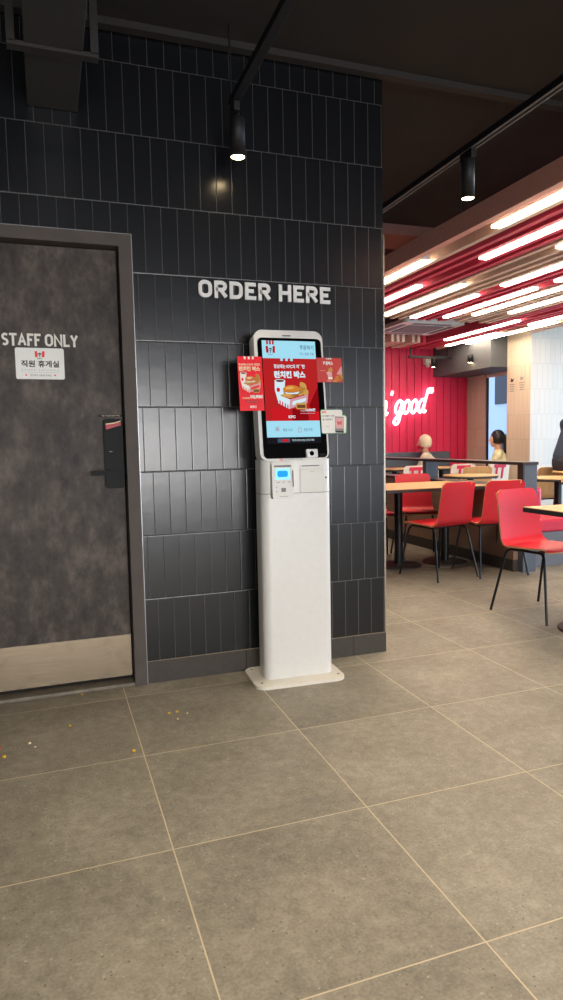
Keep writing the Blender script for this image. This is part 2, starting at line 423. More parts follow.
# ------------------------------------------------------------------ room shell
struct(MB().box(-4, 9.5, -9, 7, -.1, 0, M['floor']).build('floor'))
struct(MB().box(-4, 9.5, -9, 7, 2.945, 3.05, M['ceil']).build('ceiling'))
XC = 1.6585
w = MB()
w.box(.393, XC, 0, .16, .1064, 2.945, M['tile'])
w.box(-.648, .393, 0, .16, 2.066, 2.945, M['tile'])
w.box(-4, -.648, 0, .16, .1064, 2.945, M['tile'])
w.box(1.5, XC, .16, 6.26, .0, 2.945, M['tile'])
w.box(-4, XC-.01, .005, .15, 0, .1064, M['base_tile']) if False else None
struct(w.build('wall_front'))
bb = MB()
for a, b in ((.393, .880), (.882, 1.471), (1.473, XC+.004)):
    bb.box(a, b, -.007, .1, 0, .1048, M['base_tile'], bevel=.001)
bb.box(.393, XC, -.004, .1, .1048, .1068, M['grout'])
struct(bb.build('baseboard_front'))
struct(MB().box(XC-.002, XC+.007, -.003, .02, .0, 2.17, M['metal_trim']).build('trim_1'))
struct(MB().box(-4, 9.5, -.06, -.012, 2.915, 2.945, M['ceil_beam']).build('trim_2'))
# dining room shell
rw = MB(); xs = [1.66]
bw = .1345; x = 4.999-bw*25
rw.box(1.66, 6.53, 6.275, 6.4, 0, 2.945, M['redwall'])
while x < 6.5:
    x1 = min(x+bw, 6.53)
    if x1 > 1.7: rw.box(max(x, 1.66)+.004, x1-.004, 6.25, 6.276, 0, 2.945, M['redwall'], bevel=.003)
    x += bw
struct(rw.build('wall_far'))
wr = MB()
wr.box(6.53, 6.60, 5.78, 6.4, 0, 2.945, M['beige_tile_y'])
wr.box(6.53, 6.60, 4.7, 5.78, 0, .55, M['beige_tile_y'])
wr.box(6.53, 6.60, 4.7, 5.78, 2.2, 2.945, M['beige_tile_y'])
struct(wr.build('wall_right'))
cw = MB(); cw.box(6.16, 6.162, 4.29, 4.78, 0, 2.945, M['column_tile_y']); cw.box(6.162, 8.2, 4.29, 4.78, 0, 2.945, M['column_tile_x'])
struct(cw.build('wall_column'))
wf = thing('window_1', None, None, (0, 0, 0), kind='structure')
f = MB(); f.box(6.55, 6.58, 5.755, 5.78, .55, 2.2, M['win_frame']); f.box(6.55, 6.58, 4.78, 4.82, .55, 2.2, M['win_frame'])
f.box(6.55, 6.58, 4.78, 5.78, .55, .61, M['win_frame']); f.box(6.55, 6.58, 4.78, 5.78, 2.14, 2.2, M['win_frame']); f.build('window_frame', wf)
MB().box(6.562, 6.568, 4.82, 5.755, .61, 2.14, M['glass']).build('pane', wf)
MB().box(6.535, 6.55, 4.79, 5.76, 2.06, 2.2, M['blind'], bevel=.004).build('blind', wf)
struct(MB().box(5.88, 6.53, 4.781, 6.25, 2.117, 2.945, M['soffit']).build('ceiling_soffit'))
struct(MB().box(1.66, 7.2, 2.02, 2.42, 2.86, 2.945, M['lit_beam']).build('ceiling_beam'))
# street side building seen through the window
bl = thing('neighbour_building', 'pale blue building outside the dining room window', 'building', (11, 7, -1))
MB().box(-1, 1, -3, 4, 0, 9, M['facade']).build('facade', bl)
for i in range(3):
    for j in range(4): MB().box(-1.03, -.99, -2.4+i*2.1, -1.1+i*2.1, .8+j*2.1, 2.2+j*2.1, M['win_frame']).build('window', bl)
# room behind the viewer: unseen back wall with a wide opening assumed for daylight
bk = MB()
bk.box(-4, -1.6, -9, -8.9, 0, 2.945, M['soffit']); bk.box(-1.6, 9.5, -9, -8.9, 2.5, 2.945, M['soffit'])
struct(bk.build('wall_back'))
struct(MB().box(-4.1, -4, -9, .16, 0, 2.945, M['soffit']).build('wall_left'))

# ------------------------------------------------------------------ door
DY = .05
d = thing('door_1', None, None, (0, 0, 0), kind='structure')
XL, XR, ZT = -.583, .3355, 2.012
fr = MB()
fr.prism([(XR, 0), (.391, 0), (.391, 2.065), (-.646, 2.065), (-.646, 0), (XL, 0), (XL, ZT), (XR, ZT)], -.018, .14, M['frame'], 'y')
fr.build('door_frame', d)
MB().prism([(.391, 0), (.3945, 0), (.3945, 2.0685), (-.648, 2.0685), (-.648, 2.065), (.391, 2.065)], -.016, .005, M['frame_edge'], 'y').build('frame_edge_strip', d)
MB().box(XL+.004, XR-.006, DY, DY+.045, .034, ZT-.004, M['door'], bevel=.002).build('door_leaf', d)
MB().box(XL+.004, XR-.006, DY-.0025, DY, .036, .235, M['steel']).build('kick_plate', d)
MB().box(XL, XR, -.012, .14, 0, .016, M['threshold'], bevel=.003).build('threshold', d)
MB().box(XL, XR, .105, .14, 0, ZT, M['black_paint']).build('door_stop', d)
lk = MB(); lk.prism(rrect(.2415, .326, .934, 1.252, .014), DY-.03, DY, M['black'], 'y')
lock = lk.build('digital_lock', d)
g = MB(); g.prism(rrect(.246, .3215, 1.10, 1.247, .012), DY-.033, DY-.03, M['black'], 'y'); g.build('touch_panel', lock)
h = MB(); h.tube([(.27, DY-.03, 1.006), (.27, DY-.062, 1.006)], .011, M['black']); h.prism(rrect(.174, .285, .996, 1.018, .008), DY-.072, DY-.056, M['black'], 'y'); h.build('handle', lock)
st = MB(); st.flat([(.251, 1.203), (.318, 1.222), (.318, 1.234), (.300, 1.238), (.251, 1.226)], DY-.0336, M['p_dred'])
st.flat([(.251, 1.226), (.285, 1.229), (.318, 1.239), (.318, 1.243), (.285, 1.234), (.251, 1.230)], DY-.0338, M['p_cream'])
st.frect(.262, .276, 1.101, 1.104, DY-.0338, M['ink_grey']); st.build('lock_sticker', lock)
MB().prism(rrect(.222, .332, 1.262, 1.272, .003), DY-.002, DY, M['black'], 'y').text('사용 후 문을 닫아주세요', .277, 1.2635, M['p_cream'], w=.085, h=.007, y=DY-.0024, align='C').build('lock_notice', d)

o = block(MB(), 'STAFF ONLY', -.170, 1.573, .312, .054, .0098, DY-.0025, .002, M['vinyl'], gap=.24).build('door_lettering')
tag(o, 'white STAFF ONLY lettering across the dark brown door', 'lettering')
def logo(mb, cx, z0, w_, h_, y, red, dark, white=None):
    """three-striped bucket mark with a small bow tie"""
    for k, (a, b) in enumerate(((-.5, -.24), (.24, .5))):
        t = .04 if k == 0 else -.04
        mb.flat([(cx+(a+t)*w_, z0), (cx+(b+t)*w_, z0), (cx+b*w_, z0+h_), (cx+a*w_, z0+h_)], y, red)
    mb.ell(cx, z0+h_*.72, w_*.15, h_*.22, y, dark, PI, 2*PI, 8)
    mb.flat([(cx-w_*.17, z0+h_*.52), (cx, z0+h_*.42), (cx+w_*.17, z0+h_*.52), (cx+w_*.17, z0+h_*.36), (cx+w_*.04, z0+h_*.36), (cx+w_*.04, z0), (cx-w_*.04, z0), (cx-w_*.04, z0+h_*.36), (cx-w_*.17, z0+h_*.36)], y-.0001, dark)
sg = thing('door_sign', 'white staff lounge plate with Korean lettering below the STAFF ONLY lettering', 'sign', (-.0165, DY, 1.497))
MB().prism(rrect(-.1015, .1015, -.068, .068, .008), -.004, 0, M['sign_white'], 'y').build('plate', sg)
p = MB(); logo(p, .0, .028, .042, .026, -.0043, M['p_red'], M['ink']); p.text('KFC', 0, .019, M['ink'], w=.02, h=.006, y=-.0043, align='C', bold=.02)
p.text('직원 휴게실', 0, -.016, M['ink'], w=.158, h=.03, y=-.0043, align='C', bold=.03)
p.text('S T A F F   L O U N G E', 0, -.031, M['ink_grey'], w=.155, h=.006, y=-.0043, align='C')
p.frect(-.078, .078, -.0385, -.0378, -.0043, M['ink_grey'])
p.text('깨끗하게 사용해 주세요', 0, -.056, M['ink_grey'], w=.09, h=.009, y=-.0043, align='C', bold=.02)
p.text('♥', -.060, -.055, M['p_red'], h=.008, y=-.0043, align='C'); p.text('♥', .060, -.055, M['p_red'], h=.008, y=-.0043, align='C')
p.build('printed_text', sg)

# ------------------------------------------------------------------ ORDER HERE
o = block(MB(), 'ORDER HERE', .692, 1.810, .654, .080, .0175, -.014, .012, M['letter'], M['letter_side']).build('wall_lettering')
tag(o, 'raised white ORDER HERE letters on the charcoal tiled wall', 'lettering')

# ------------------------------------------------------------------ kiosk
KX, KY = 1.082, -.15
K = thing('ordering_kiosk', 'white self-service ordering kiosk with tall touch screen against the tiled wall', 'kiosk', (KX, KY, 0), math.radians(-2.5))
MB().prism(rrect(-.226, .216, -.158, .135, .055), 0, .014, M['white_plate'], 'z', smooth=True).build('base_plate', K)
for k in (-1, 1):
    for q in (-.10, .10): MB().lathe([(.006, .0), (.006, .0015)], M['grey_line'], 12, Matrix.Translation((k*.19, q, .014))).build('base_bolt', K)
SEAM = .893
prof = rrect(-.163, .180, -.070, .075, .042, 8)
MB().prism(prof, .014, SEAM-.0015, M['white'], 'z', smooth=True).build('column', K)
MB().prism([(.0085+(p[0]-.0085)*.992, .0025+(p[1]-.0025)*.985) for p in prof], SEAM-.0015, SEAM+.0015, M['grey_line'], 'z').build('seam', K)
MB().prism(rrect(-.163, .180, -.072, .075, .042, 8), SEAM+.0015, 1.05, M['white'], 'z', smooth=True).build('upper_column', K)
# tilted head: origin at lower front edge
HT = Matrix.Translation((0, -.078, 1.044)) @ Matrix.Rotation(math.radians(-8), 4, 'X')
def head_part(mb, name, parent=None):
    o = mb.build(name, K); o.matrix_local = HT; return o
hd = MB(); hd.prism(rrect(-.168, .168, 0, .612, .042, 8), 0, .085, M['white'], 'y', smooth=True)
es = [e for e in hd.bm.edges if len(e.link_faces) == 2 and abs(e.verts[0].co.y) < 1e-6 and abs(e.verts[1].co.y) < 1e-6]
bmesh.ops.bevel(hd.bm, geom=es, offset=.005, segments=3, affect='EDGES')
head = head_part(hd, 'head_shell')
def sub(mb, name): return mb.build(name, head)
sub(MB().prism(rrect(-.152, .159, .012, .575, .022, 6), -.002, .001, M['black_gloss'], 'y'), 'glass_front')
SX0, SX1, SZ0, SZ1 = -.131, .130, .110, .562      # lit screen
sc = MB(); Y = -.0024
sc.frect(SX0, SX1, SZ0, SZ1, Y, M['s_sky'])
AD0, AD1 = .186, .479
sc.frect(SX0, SX1, AD0, AD1, Y-.0002, M['s_red'])
sc.flat([(SX0+.03, AD0), (SX0+.12, AD0), (SX0+.115, AD0+.055), (SX0+.028, AD0+.065)], Y-.0004, M['s_bred'])
sc.flat([(SX1, AD0), (SX1-.06, AD0), (SX1-.02, AD0+.04), (SX1, AD0+.045)], Y-.0004, M['s_bred'])
sc.flat([(SX0+.13, AD0), (SX0+.21, AD0), (SX0+.2, AD0+.05), (SX0+.128, AD0+.056)], Y-.0004, M['s_dred'])
sc.flat([(SX1, AD0+.045), (SX1, AD0+.16), (SX1-.05, AD0+.07), (SX1-.03, AD0+.04)], Y-.0004, M['s_dred'])
for k in range(3): sc.frect(-.046+k*.024, -.034+k*.024, AD1-.012, AD1+.001, Y-.0006, M['s_sky'])
for k in range(3): sc.frect(SX0+.021+k*.014, SX0+.030+k*.014, SZ1-.019, SZ1, Y-.0006, M['s_red'])
logo(sc, SX0+.040, AD1+.025, .046, .032, Y-.0006, M['s_red'], M['s_grey']); sc.text('KFC', SX0+.040, AD1+.014, M['s_grey'], w=.024, h=.007, y=Y-.0006, align='C')
sc.text('주문하기', SX1-.010, AD1+.042, M['s_grey'], w=.068, h=.022, y=Y-.0006, align='R', bold=.01)
sc.text('카드 결제 전용', SX1-.010, AD1+.016, M['s_grey'], w=.070, h=.013, y=Y-.0006, align='R')
sc.text('점심에는 KFC의 저렴한', -.004, AD1-.047, M['s_white'], w=.152, h=.019, y=Y-.0006, align='C', bold=.03)
sc.text('런치킨 박스', -.004, AD1-.093, M['s_white'], w=.152, h=.034, y=Y-.0006, align='C', bold=.055)
def meal(mb, T, y, p, small=False):
    """boxed meal picture: cup, burger, fried pieces, striped box, sauce pot; about 1 wide and .95 tall"""
    W_, R_, B_, S_, F_, G_, N_, P_ = p
    y1, y2, y3, y4 = y-.0002, y-.0004, y-.0006, y-.0008
    mb.flat([(.02, .62), (.09, .28), (.26, .28), (.33, .9), (.03, .9)], y, W_, T)
    mb.ell(.18, .9, .155, .055, y1, W_, T=T); mb.ell(.18, .9, .12, .038, y2, N_, T=T); mb.ell(.12, .62, .05, .07, y1, R_, T=T)
    for (cx, cz, rx, rz, m_) in ((.84, .70, .10, .15, F_), (.76, .62, .10, .12, G_), (.90, .55, .09, .10, F_), (.80, .80, .06, .07, F_), (.86, .64, .05, .06, G_), (.72, .52, .12, .08, F_)):
        mb.ell(cx, cz, rx, rz, y1, m_, T=T, n=12)
    mb.ell(.50, .56, .24, .16, y2, G_, T=T); mb.ell(.50, .62, .25, .15, y3, B_, 0, PI, T=T); mb.ell(.50, .62, .25, .07, y3, B_, PI, 2*PI, T=T)
    mb.ell(.45, .68, .13, .045, y4, S_, T=T, rot=.1)
    mb.flat([(.27, .56), (.40, .53), (.56, .53), (.73, .57), (.68, .50), (.52, .48), (.36, .49)], y4, W_, T)
    for (cx, cz, rx, rz, m_) in ((.30, .44, .13, .05, F_), (.44, .42, .14, .055, F_), (.55, .44, .12, .05, G_), (.38, .47, .10, .035, S_)):
        mb.ell(cx, cz, rx, rz, y4-.0001, m_, T=T, n=12)
    y5 = y-.0011
    mb.flat([(.08, .46), (.10, .20), (.40, .02), (.44, .32), (.30, .38)], y5, W_, T)
    mb.flat([(.44, .32), (.40, .02), (.93, .20), (.97, .48), (.70, .40)], y5, P_, T)
    for k in range(4):
        a = .13+k*.072; zb = .185-(a-.10)*.6; mb.flat([(a, zb), (a+.032, zb-.02), (a+.036, zb+.11), (a+.004, zb+.13)], y5-.0002, R_, T)
    mb.flat([(.49, .13), (.89, .27), (.91, .37), (.51, .26)], y5-.0002, R_ if small else W_, T)
    mb.flat([(.60, .05), (.63, .01), (.86, .01), (.90, .05), (.90, .21), (.60, .21)], y5-.0004, F_, T)
    mb.flat([(.63, .05), (.87, .05), (.87, .15), (.63, .15)], y5-.0006, N_, T)
S_ = .150
meal(sc, Matrix.Translation((-.085, 0, AD0+.052)) @ Matrix.Diagonal((S_*1.13, 1, S_, 1)), Y-.0008,
     (M['s_white'], M['s_bred'], M['s_bun'], M['s_bun2'], M['s_fry'], M['s_fry2'], M['s_brown'], M['s_pink']))
sc.text('10,900원', .110, AD0+.042, M['s_white'], w=.048, h=.016, y=Y-.0022, align='R', bold=.05)
sc.text('15,500', .058, AD0+.042, M['s_white'], w=.02, h=.008, y=Y-.0022, align='R')
sc.frect(.035, .108, AD0+.033, AD0+.0355, Y-.0022, M['s_pink'])
sc.text('KFC', -.006, AD0+.012, M['s_white'], w=.034, h=.013, y=Y-.0022, align='C', bold=.05)
# order buttons and footer
sc.text('매장 식사', -.030, .136, M['s_grey'], w=.046, h=.015, y=Y-.0006, align='C'); sc.text('포장 주문', .070, .136, M['s_grey'], w=.044, h=.015, y=Y-.0006, align='C')
for q in (-.007, .0, .007): sc.frect(-.080+q-.001, -.080+q+.001, .138, .160, Y-.0006, M['s_red'])
sc.frect(-.086, -.076, .146, .148, Y-.0006, M['s_red'])
for a, b, e, f_ in ((.020, .036, .132, .1335), (.020, .036, .150, .1515), (.020, .0215, .132, .151), (.0345, .036, .132, .151), (.024, .032, .157, .1585)): sc.frect(a, b, e, f_, Y-.0006, M['s_red'])
sc.frect(SX0, SX1, .080, .110, Y, M['s_dark'])
sc.prism(rrect(-.082, -.022, .086, .104, .002), Y-.0008, Y-.0004, M['s_grey'], 'y'); sc.frect(-.060, -.030, .089, .101, Y-.001, M['s_bred'])
sc.text('주문하시려면 화면을 터치해 주세요', .042, .090, M['s_white'], w=.11, h=.010, y=Y-.0006, align='C')
sub(sc, 'touch_screen')
sub(MB().prism(rrect(-.030, .012, .584, .590, .0028), -.0012, .001, M['grey_line'], 'y'), 'top_speaker_slot')
cam = MB(); cam.prism(rrect(.048, .103, .012, .050, .004), -.022, -.002, M['silver'], 'y'); cam.ell(.074, .030, .011, .011, -.0223, M['black_gloss']); sub(cam, 'barcode_scanner')
sub(MB().prism(rrect(.118, .146, .016, .030, .004), -.006, -.002, M['black'], 'y'), 'sensor')
tx = MB(); tx.text('KFC', -.078, .0025, M['p_red'], h=.007, y=-.0055, bold=.04); tx.text('카드를 끝까지 넣어주세요', -.055, .0025, M['ink_grey'], h=.0075, y=-.0055)
sub(tx, 'bezel_print')
# payment terminal and receipt door on the upper column
FY = -.072
tm = MB(); TT = Matrix.Translation((-.071, FY-.018, .955)) @ Matrix.Rotation(math.radians(-4), 4, 'X')
tm.prism(rrect(-.051, .051, -.083, .086, .010), -.014, .020, M['white_trim'], 'y', TT, smooth=True)
term = tm.build('payment_terminal', K)
u = MB(); u.frect(-.036, .035, .004, .055, -.0146, M['t_pale'], TT); u.prism(rrect(-.026, .024, .016, .045, .01), -.0152, -.0147, M['t_blue'], 'y', TT)
u.build('terminal_screen', term)
u = MB(); u.prism(rrect(-.041, .041, .062, .070, .002), -.0152, -.014, M['grey_line'], 'y', TT)
for k in (-.03, -.004, .022): u.frect(k, k+.014, -.009, -.006, -.0146, M['ink_grey'], TT)
for k in (-.032, -.052): u.frect(-.034, -.030, k, k+.004, -.0146, M['ink'], TT)
u.prism(rrect(-.010, .012, -.052, -.034, .003), -.0152, -.014, M['grey_line'], 'y', TT); u.text('IC', .001, -.048, M['ink_grey'], h=.010, y=-.0154, T=TT, align='C')
u.frect(-.018, .022, -.074, -.072, -.0146, M['ink_grey'], TT); u.build('terminal_keys', term)
MB().box(.046, .050, -.02, .012, -.03, .045, M['grey_line'], TT).build('card_slot', term)
rp = MB(); rp.prism(rrect(.022, .136, .896, 1.000, .004), FY-.0035, FY, M['white_trim'], 'y'); rd = rp.build('printer_door', K)
rs = MB(); rs.prism(rrect(.022, .136, 1.004, 1.024, .004), FY-.0035, FY, M['white_trim'], 'y'); rs.prism(rrect(.030, .116, 1.017, 1.0205, .001), FY-.0042, FY-.0035, M['black'], 'y'); rs.build('receipt_slot', K)
for (a, b, c, d_) in ((.0205, .0215, .894, 1.003), (.1365, .1375, .894, 1.003), (.0205, .1375, .8935, .8945), (.0205, .1375, 1.0015, 1.0025)):
    MB().frect(a, b, c, d_, FY-.0008, M['grey_line']).build('door_gap', rd)
MB().text('영수증', .079, .989, M['ink_grey'], w=.024, h=.006, y=FY-.0040, align='C').build('printer_label', rd)
MB().prism([(.150+.004*math.cos(a*PI/6), .962+.004*math.sin(a*PI/6)) for a in range(12)], FY-.003, FY+.01, M['black'], 'y').build('key_lock', K)

KM = Matrix.Translation((KX, KY, 0)) @ Matrix.Rotation(math.radians(-2.5), 4, 'Z') @ HT
def on_head(name, label, cat, x, z, y=-.004):
    o = thing(name, label, cat); o.matrix_world = KM @ Matrix.Translation((x, y, z)); return o
PM = (M['p_white'], M['p_red'], M['p_bun'], M['p_cream'], M['p_fry'], M['p_bun'], M['p_brown'], M['p_pink'])
# left red poster
po = on_head('poster', 'tall red lunch box poster hanging off the left edge of the kiosk', 'poster', -.194, .359)
PW, PH = .0575, .1255
MB().box(-PW, PW, -.0015, 0, -PH, PH, M['p_red']).build('sheet', po)
g = MB(); y = -.0019
for k in range(3): g.frect(-.027+k*.019, -.018+k*.019, PH-.013, PH, y, M['p_white'])
g.text('점심에는 KFC의 저렴한', -.003, PH-.043, M['p_cream'], w=.100, h=.011, y=y, align='C', bold=.04)
g.text('런치킨 박스', -.003, PH-.068, M['p_cream'], w=.100, h=.022, y=y, align='C', bold=.06)
meal(g, Matrix.Translation((-.051, 0, -.044)) @ Matrix.Diagonal((.100, 1, .102, 1)), y, PM, True)
g.text('10,900', .052, -.072, M['p_white'], w=.058, h=.019, y=y-.002, align='R', bold=.06); g.text('15,500원', -.010, -.072, M['p_cream'], w=.034, h=.009, y=y-.002, align='R', bold=.03)
g.frect(-.026, .030, -.088, -.080, y, M['p_dred']); g.text('매일 오전 11시부터 오후 2시까지', .002, -.0865, M['p_pink'], w=.05, h=.005, y=y-.0003, align='C')
g.text('KFC', .006, -.113, M['p_white'], w=.030, h=.011, y=y, align='C', bold=.05); g.build('printed_picture', po)
# right coral poster
po = on_head('poster', 'small square coral red drink poster hanging off the right edge of the kiosk', 'poster', .194, .426)
PW, PH = .0635, .0585
MB().box(-PW, PW, -.0015, 0, -PH, PH, M['p_coral']).build('sheet', po)
g = MB()
for k in range(3): g.frect(-.014+k*.010, -.008+k*.010, PH-.008, PH, y, M['p_white'])
g.text('팝콘박스', -.006, .024, M['p_white'], w=.05, h=.018, y=y, align='C', bold=.06); g.text('더블 할인', -.036, -.006, M['p_cream'], w=.026, h=.006, y=y, align='C')
g.flat([(-.018, -.010), (-.006, -.040), (.012, -.040), (.010, -.008)], y, M['p_pink']); g.flat([(-.010, -.034), (.012, -.034), (.012, -.044), (-.010, -.044)], y-.0002, M['p_white'])
g.flat([(-.008, -.010), (.006, .012), (.012, .010), (.004, -.010)], y-.0003, M['p_cream']); g.ell(.004, .0, .012, .010, y-.0004, M['p_fry'])
g.flat([(.034, -.020), (.058, .018), (.062, .016), (.062, -.022)], y-.0002, M['p_pink'])
for (cx, cz, rx, rz, m_) in ((.040, -.040, .018, .014, M['p_bun']), (.054, -.034, .010, .016, M['p_fry']), (.026, -.052, .016, .006, M['p_fry'])): g.ell(cx, cz, rx, rz, y-.0005, m_, n=12)
g.text('KFC', -.004, -.055, M['p_white'], w=.02, h=.006, y=y-.0006, align='C'); g.build('printed_picture', po)
# green edged card
po = on_head('card_sign', 'white card with green rim showing a phone, fixed to the kiosk right edge', 'sign', .197, .182, -.006)
out = rrect(-.064, .050, -.060, .056, .010, 5, (1, 1, 1, 1)); ph = [(-.006, -.058), (.060, -.058), (.066, .018), (.058, .026), (.002, .024)]
MB().prism(out, -.0018, 0, M['p_green'], 'y').prism([(p[0]*1, p[1]) for p in ((-.010, -.060), (.060, -.060), (.066, -.052), (.069, .022), (.060, .030), (.0, .028))], -.0018, 0, M['p_green'], 'y').build('sheet', po)
g = MB(); y = -.0021
g.prism(rrect(-.061, .046, -.057, .053, .008, 5), y, y+.0004, M['p_white'], 'y')
g.prism([(.000, -.057), (.058, -.057), (.066, .018), (.058, .026), (.004, .024)], y-.0004, y, M['p_white'], 'y')
g.prism([(.004, -.054), (.048, -.056), (.052, .020), (.008, .022)], y-.0008, y-.0004, M['ink_grey'], 'y')
g.prism([(.007, -.036), (.047, -.037), (.049, .015), (.010, .017)], y-.0012, y-.0008, M['p_pink'], 'y')
logo(g, .029, -.018, .022, .018, y-.0014, M['p_red'], M['ink']); g.prism([(.008, -.055), (.047, -.056), (.047, -.048), (.008, -.048)], y-.0012, y-.0008, M['ink'], 'y')
g.text('KFC', -.055, .037, M['p_red'], h=.010, y=y-.0002, bold=.05); g.text('바삭할인 쿠폰', -.055, .019, M['ink_grey'], w=.062, h=.010, y=y-.0002, bold=.03); g.text('앱 다운로드', -.055, .003, M['ink_grey'], w=.052, h=.010, y=y-.0002, bold=.03)
g.text('click', -.040, -.028, M['ink_grey'], w=.018, h=.006, y=y-.0002); g.build('printed_picture', po)

# ------------------------------------------------------------------ crumbs on the floor
cr = [(.427, -.395, 'y', .006, 'yellow crumb, left of a close pair in front of the baseboard'), (.462, -.392, 'y', .006, 'yellow crumb, right of a close pair in front of the baseboard'),
      (.247, -.689, 'y', .0065, 'yellow crumb beside the joint crossing in front of the door'), (.092, -.032, 'y', .005, 'yellow crumb against the door threshold'),
      (-.205, -.562, 'y', .0065, 'yellow crumb at the left edge before the door'), (.030, -.369, 'y', .005, 'pale yellow crumb alone in front of the steel kick plate'),
      (-.121, -.478, 'w', .006, 'larger pale crumb on the floor before the door'), (-.100, -.517, 'w', .004, 'smaller pale crumb next to the larger pale one'),
      (.452, -.465, 'w', .004, 'pale crumb nearer than the yellow crumb pair'), (.500, -.424, 'w', .0045, 'pale crumb right of the yellow crumb pair'),
      (-.225, -.483, 'r', .006, 'red crumb at the far left of the floor'), (.575, -.386, 'r', .0035, 'tiny red crumb between yellow pair and kiosk')]
for i, (x, y, c, r, lab) in enumerate(cr):
    b = MB(); b.sphere((0, 0, 0), r, M['crumb_'+c], 10)
    for v in b.bm.verts: v.co *= random.uniform(.8, 1.2); v.co.z *= .7
    tag(b.build('crumb', None, (x, y, r*.62), (0, 0, i)), lab, 'crumb', 'crumbs on the floor tiles')

# ------------------------------------------------------------------ ceiling fittings
du = thing('air_duct', 'dark grey hanging duct running to the wall above the door', 'duct', (.085, 0, 2.563))
MB().box(-.102, .102, -2.6, -.002, 0, .26, M['duct'], bevel=.004).build('duct_body', du)
MB().box(-.158, .158, -.47, -.43, -.012, .004, M['ceil_beam']).box(-.158, -.13, -.47, -.43, 0, .38, M['ceil_beam']).box(.13, .158, -.47, -.43, 0, .38, M['ceil_beam']).build('hanger_bracket', du)
def spot(root, x, y, ztop, zbot, r=.034):
    b = MB(); b.lathe([(r*.92, zbot+.004), (r, zbot), (r, ztop-.006), (r*.9, ztop), (.0001, ztop)], M['black_paint'], 24, Matrix.Translation((x, y, 0))); s_ = b.build('spot_body', root)
    MB().lathe([(r*.88, zbot+.003), (r*.88, zbot+.005)], M['spot_face'], 24, Matrix.Translation((x, y, 0))).build('spot_lens', s_)
    return s_
t1 = thing('track_light', 'black ceiling track with one lit spot above the kiosk', 'light', (0, 0, 0))
MB().box(.818, .856, -3.0, -.155, 2.604, 2.636, M['black_paint'], bevel=.002).build('track', t1)
for q in (-.165, -2.6): MB().tube([(.828, q, 2.63), (.828, q, 2.945)], .005, M['black_paint']).build('suspension_rod', t1)
MB().box(.823, .851, -.225, -.160, 2.565, 2.604, M['black_paint'], bevel=.003).tube([(.852, -.17, 2.575), (.852, -.17, 2.545)], .013, M['black_paint']).build('adapter', t1)
spot(t1, .852, -.17, 2.556, 2.388)
t2 = thing('track_light', 'black ceiling track with one lit spot over the dining area entrance', 'light', (0, 0, 0))
MB().box(2.092, 2.128, -3.0, 1.2, 2.604, 2.636, M['black_paint'], bevel=.002).build('track', t2)
MB().box(2.1195, 2.1285, -3.0, 1.2, 2.600, 2.604, M['grey_line']).box(2.0915, 2.1005, -3.0, 1.2, 2.600, 2.604, M['grey_line']).build('track_lips', t2)
for q in (-2.6, .9): MB().tube([(2.11, q, 2.63), (2.11, q, 2.945)], .005, M['black_paint']).build('suspension_rod', t2)
MB().box(2.094, 2.126, -.13, -.03, 2.56, 2.604, M['black_paint'], bevel=.003).build('adapter', t2)
spot(t2, 2.11, -.08, 2.56, 2.366)
# slatted ceiling
sl = thing('slatted_ceiling', 'red and beige slatted ceiling hung over the dining tables', 'ceiling panel', (0, 0, 2.5))
seq = ['slat_beige', 'slat_red', 'slat_red', 'slat_red', 'slat_beige', 'slat_beige', 'slat_red', 'slat_red', 'slat_beige', 'slat_beige', 'slat_red', 'slat_red', 'slat_beige', 'slat_beige', 'slat_red', 'slat_red', 'slat_beige', 'slat_red', 'slat_beige']
MB().box(2.675, 2.735, -2.5, 3.75, 0, .13, M['slat_salmon']).build('edge_board', sl)
B_, R1 = 'slat_beige', 'slat_red'
for x, c in ((2.90, B_), (3.02, R1), (3.13, R1), (3.29, R1), (3.40, R1), (3.49, B_), (3.65, B_), (3.76, B_), (3.87, B_), (4.03, R1), (4.13, R1), (4.23, R1), (4.39, R1), (4.47, B_), (4.63, B_), (4.715, B_), (4.80, B_), (4.96, B_), (5.05, B_), (5.14, R1),
             (5.22, R1), (5.38, R1), (5.47, R1), (5.56, R1), (5.73, B_)):
    if x < 5.16:
        MB().box(x-.022, x+.022, -2.5, 3.75, 0, .11, M[c]).build('slat', sl)
        if x > 4.2: MB().box(x-.022, x+.022, 5.3, 5.9, 0, .11, M[c]).build('slat', sl)
    else: MB().box(x-.022, x+.022, -2.5, 5.9, 0, .11, M[c]).build('slat', sl)
for x in (5.92, 6.02, 6.12): MB().box(x-.022, x+.022, -2.5, 4.2, 0, .11, M[B_]).build('slat', sl)
cb = MB()
for q in (-2.2, -.6, 1.0, 2.6, 3.6): cb.box(2.68, 6.2 if q < 3.5 else 5.86, q-.02, q+.02, .11, .14, M['ceil_beam'])
cb.box(4.2, 5.86, 5.58, 5.62, .11, .14, M['ceil_beam'])
for q in (-2.2, 1.0, 3.6):
    for x in (2.8, 4.4, 5.8): cb.tube([(x, q, .13), (x, q, .445)], .006, M['ceil_beam'])
for x in (4.4, 5.7): cb.tube([(x, 5.6, .13), (x, 5.6, .445)], .006, M['ceil_beam'])
cb.build('hanger_frame', sl)
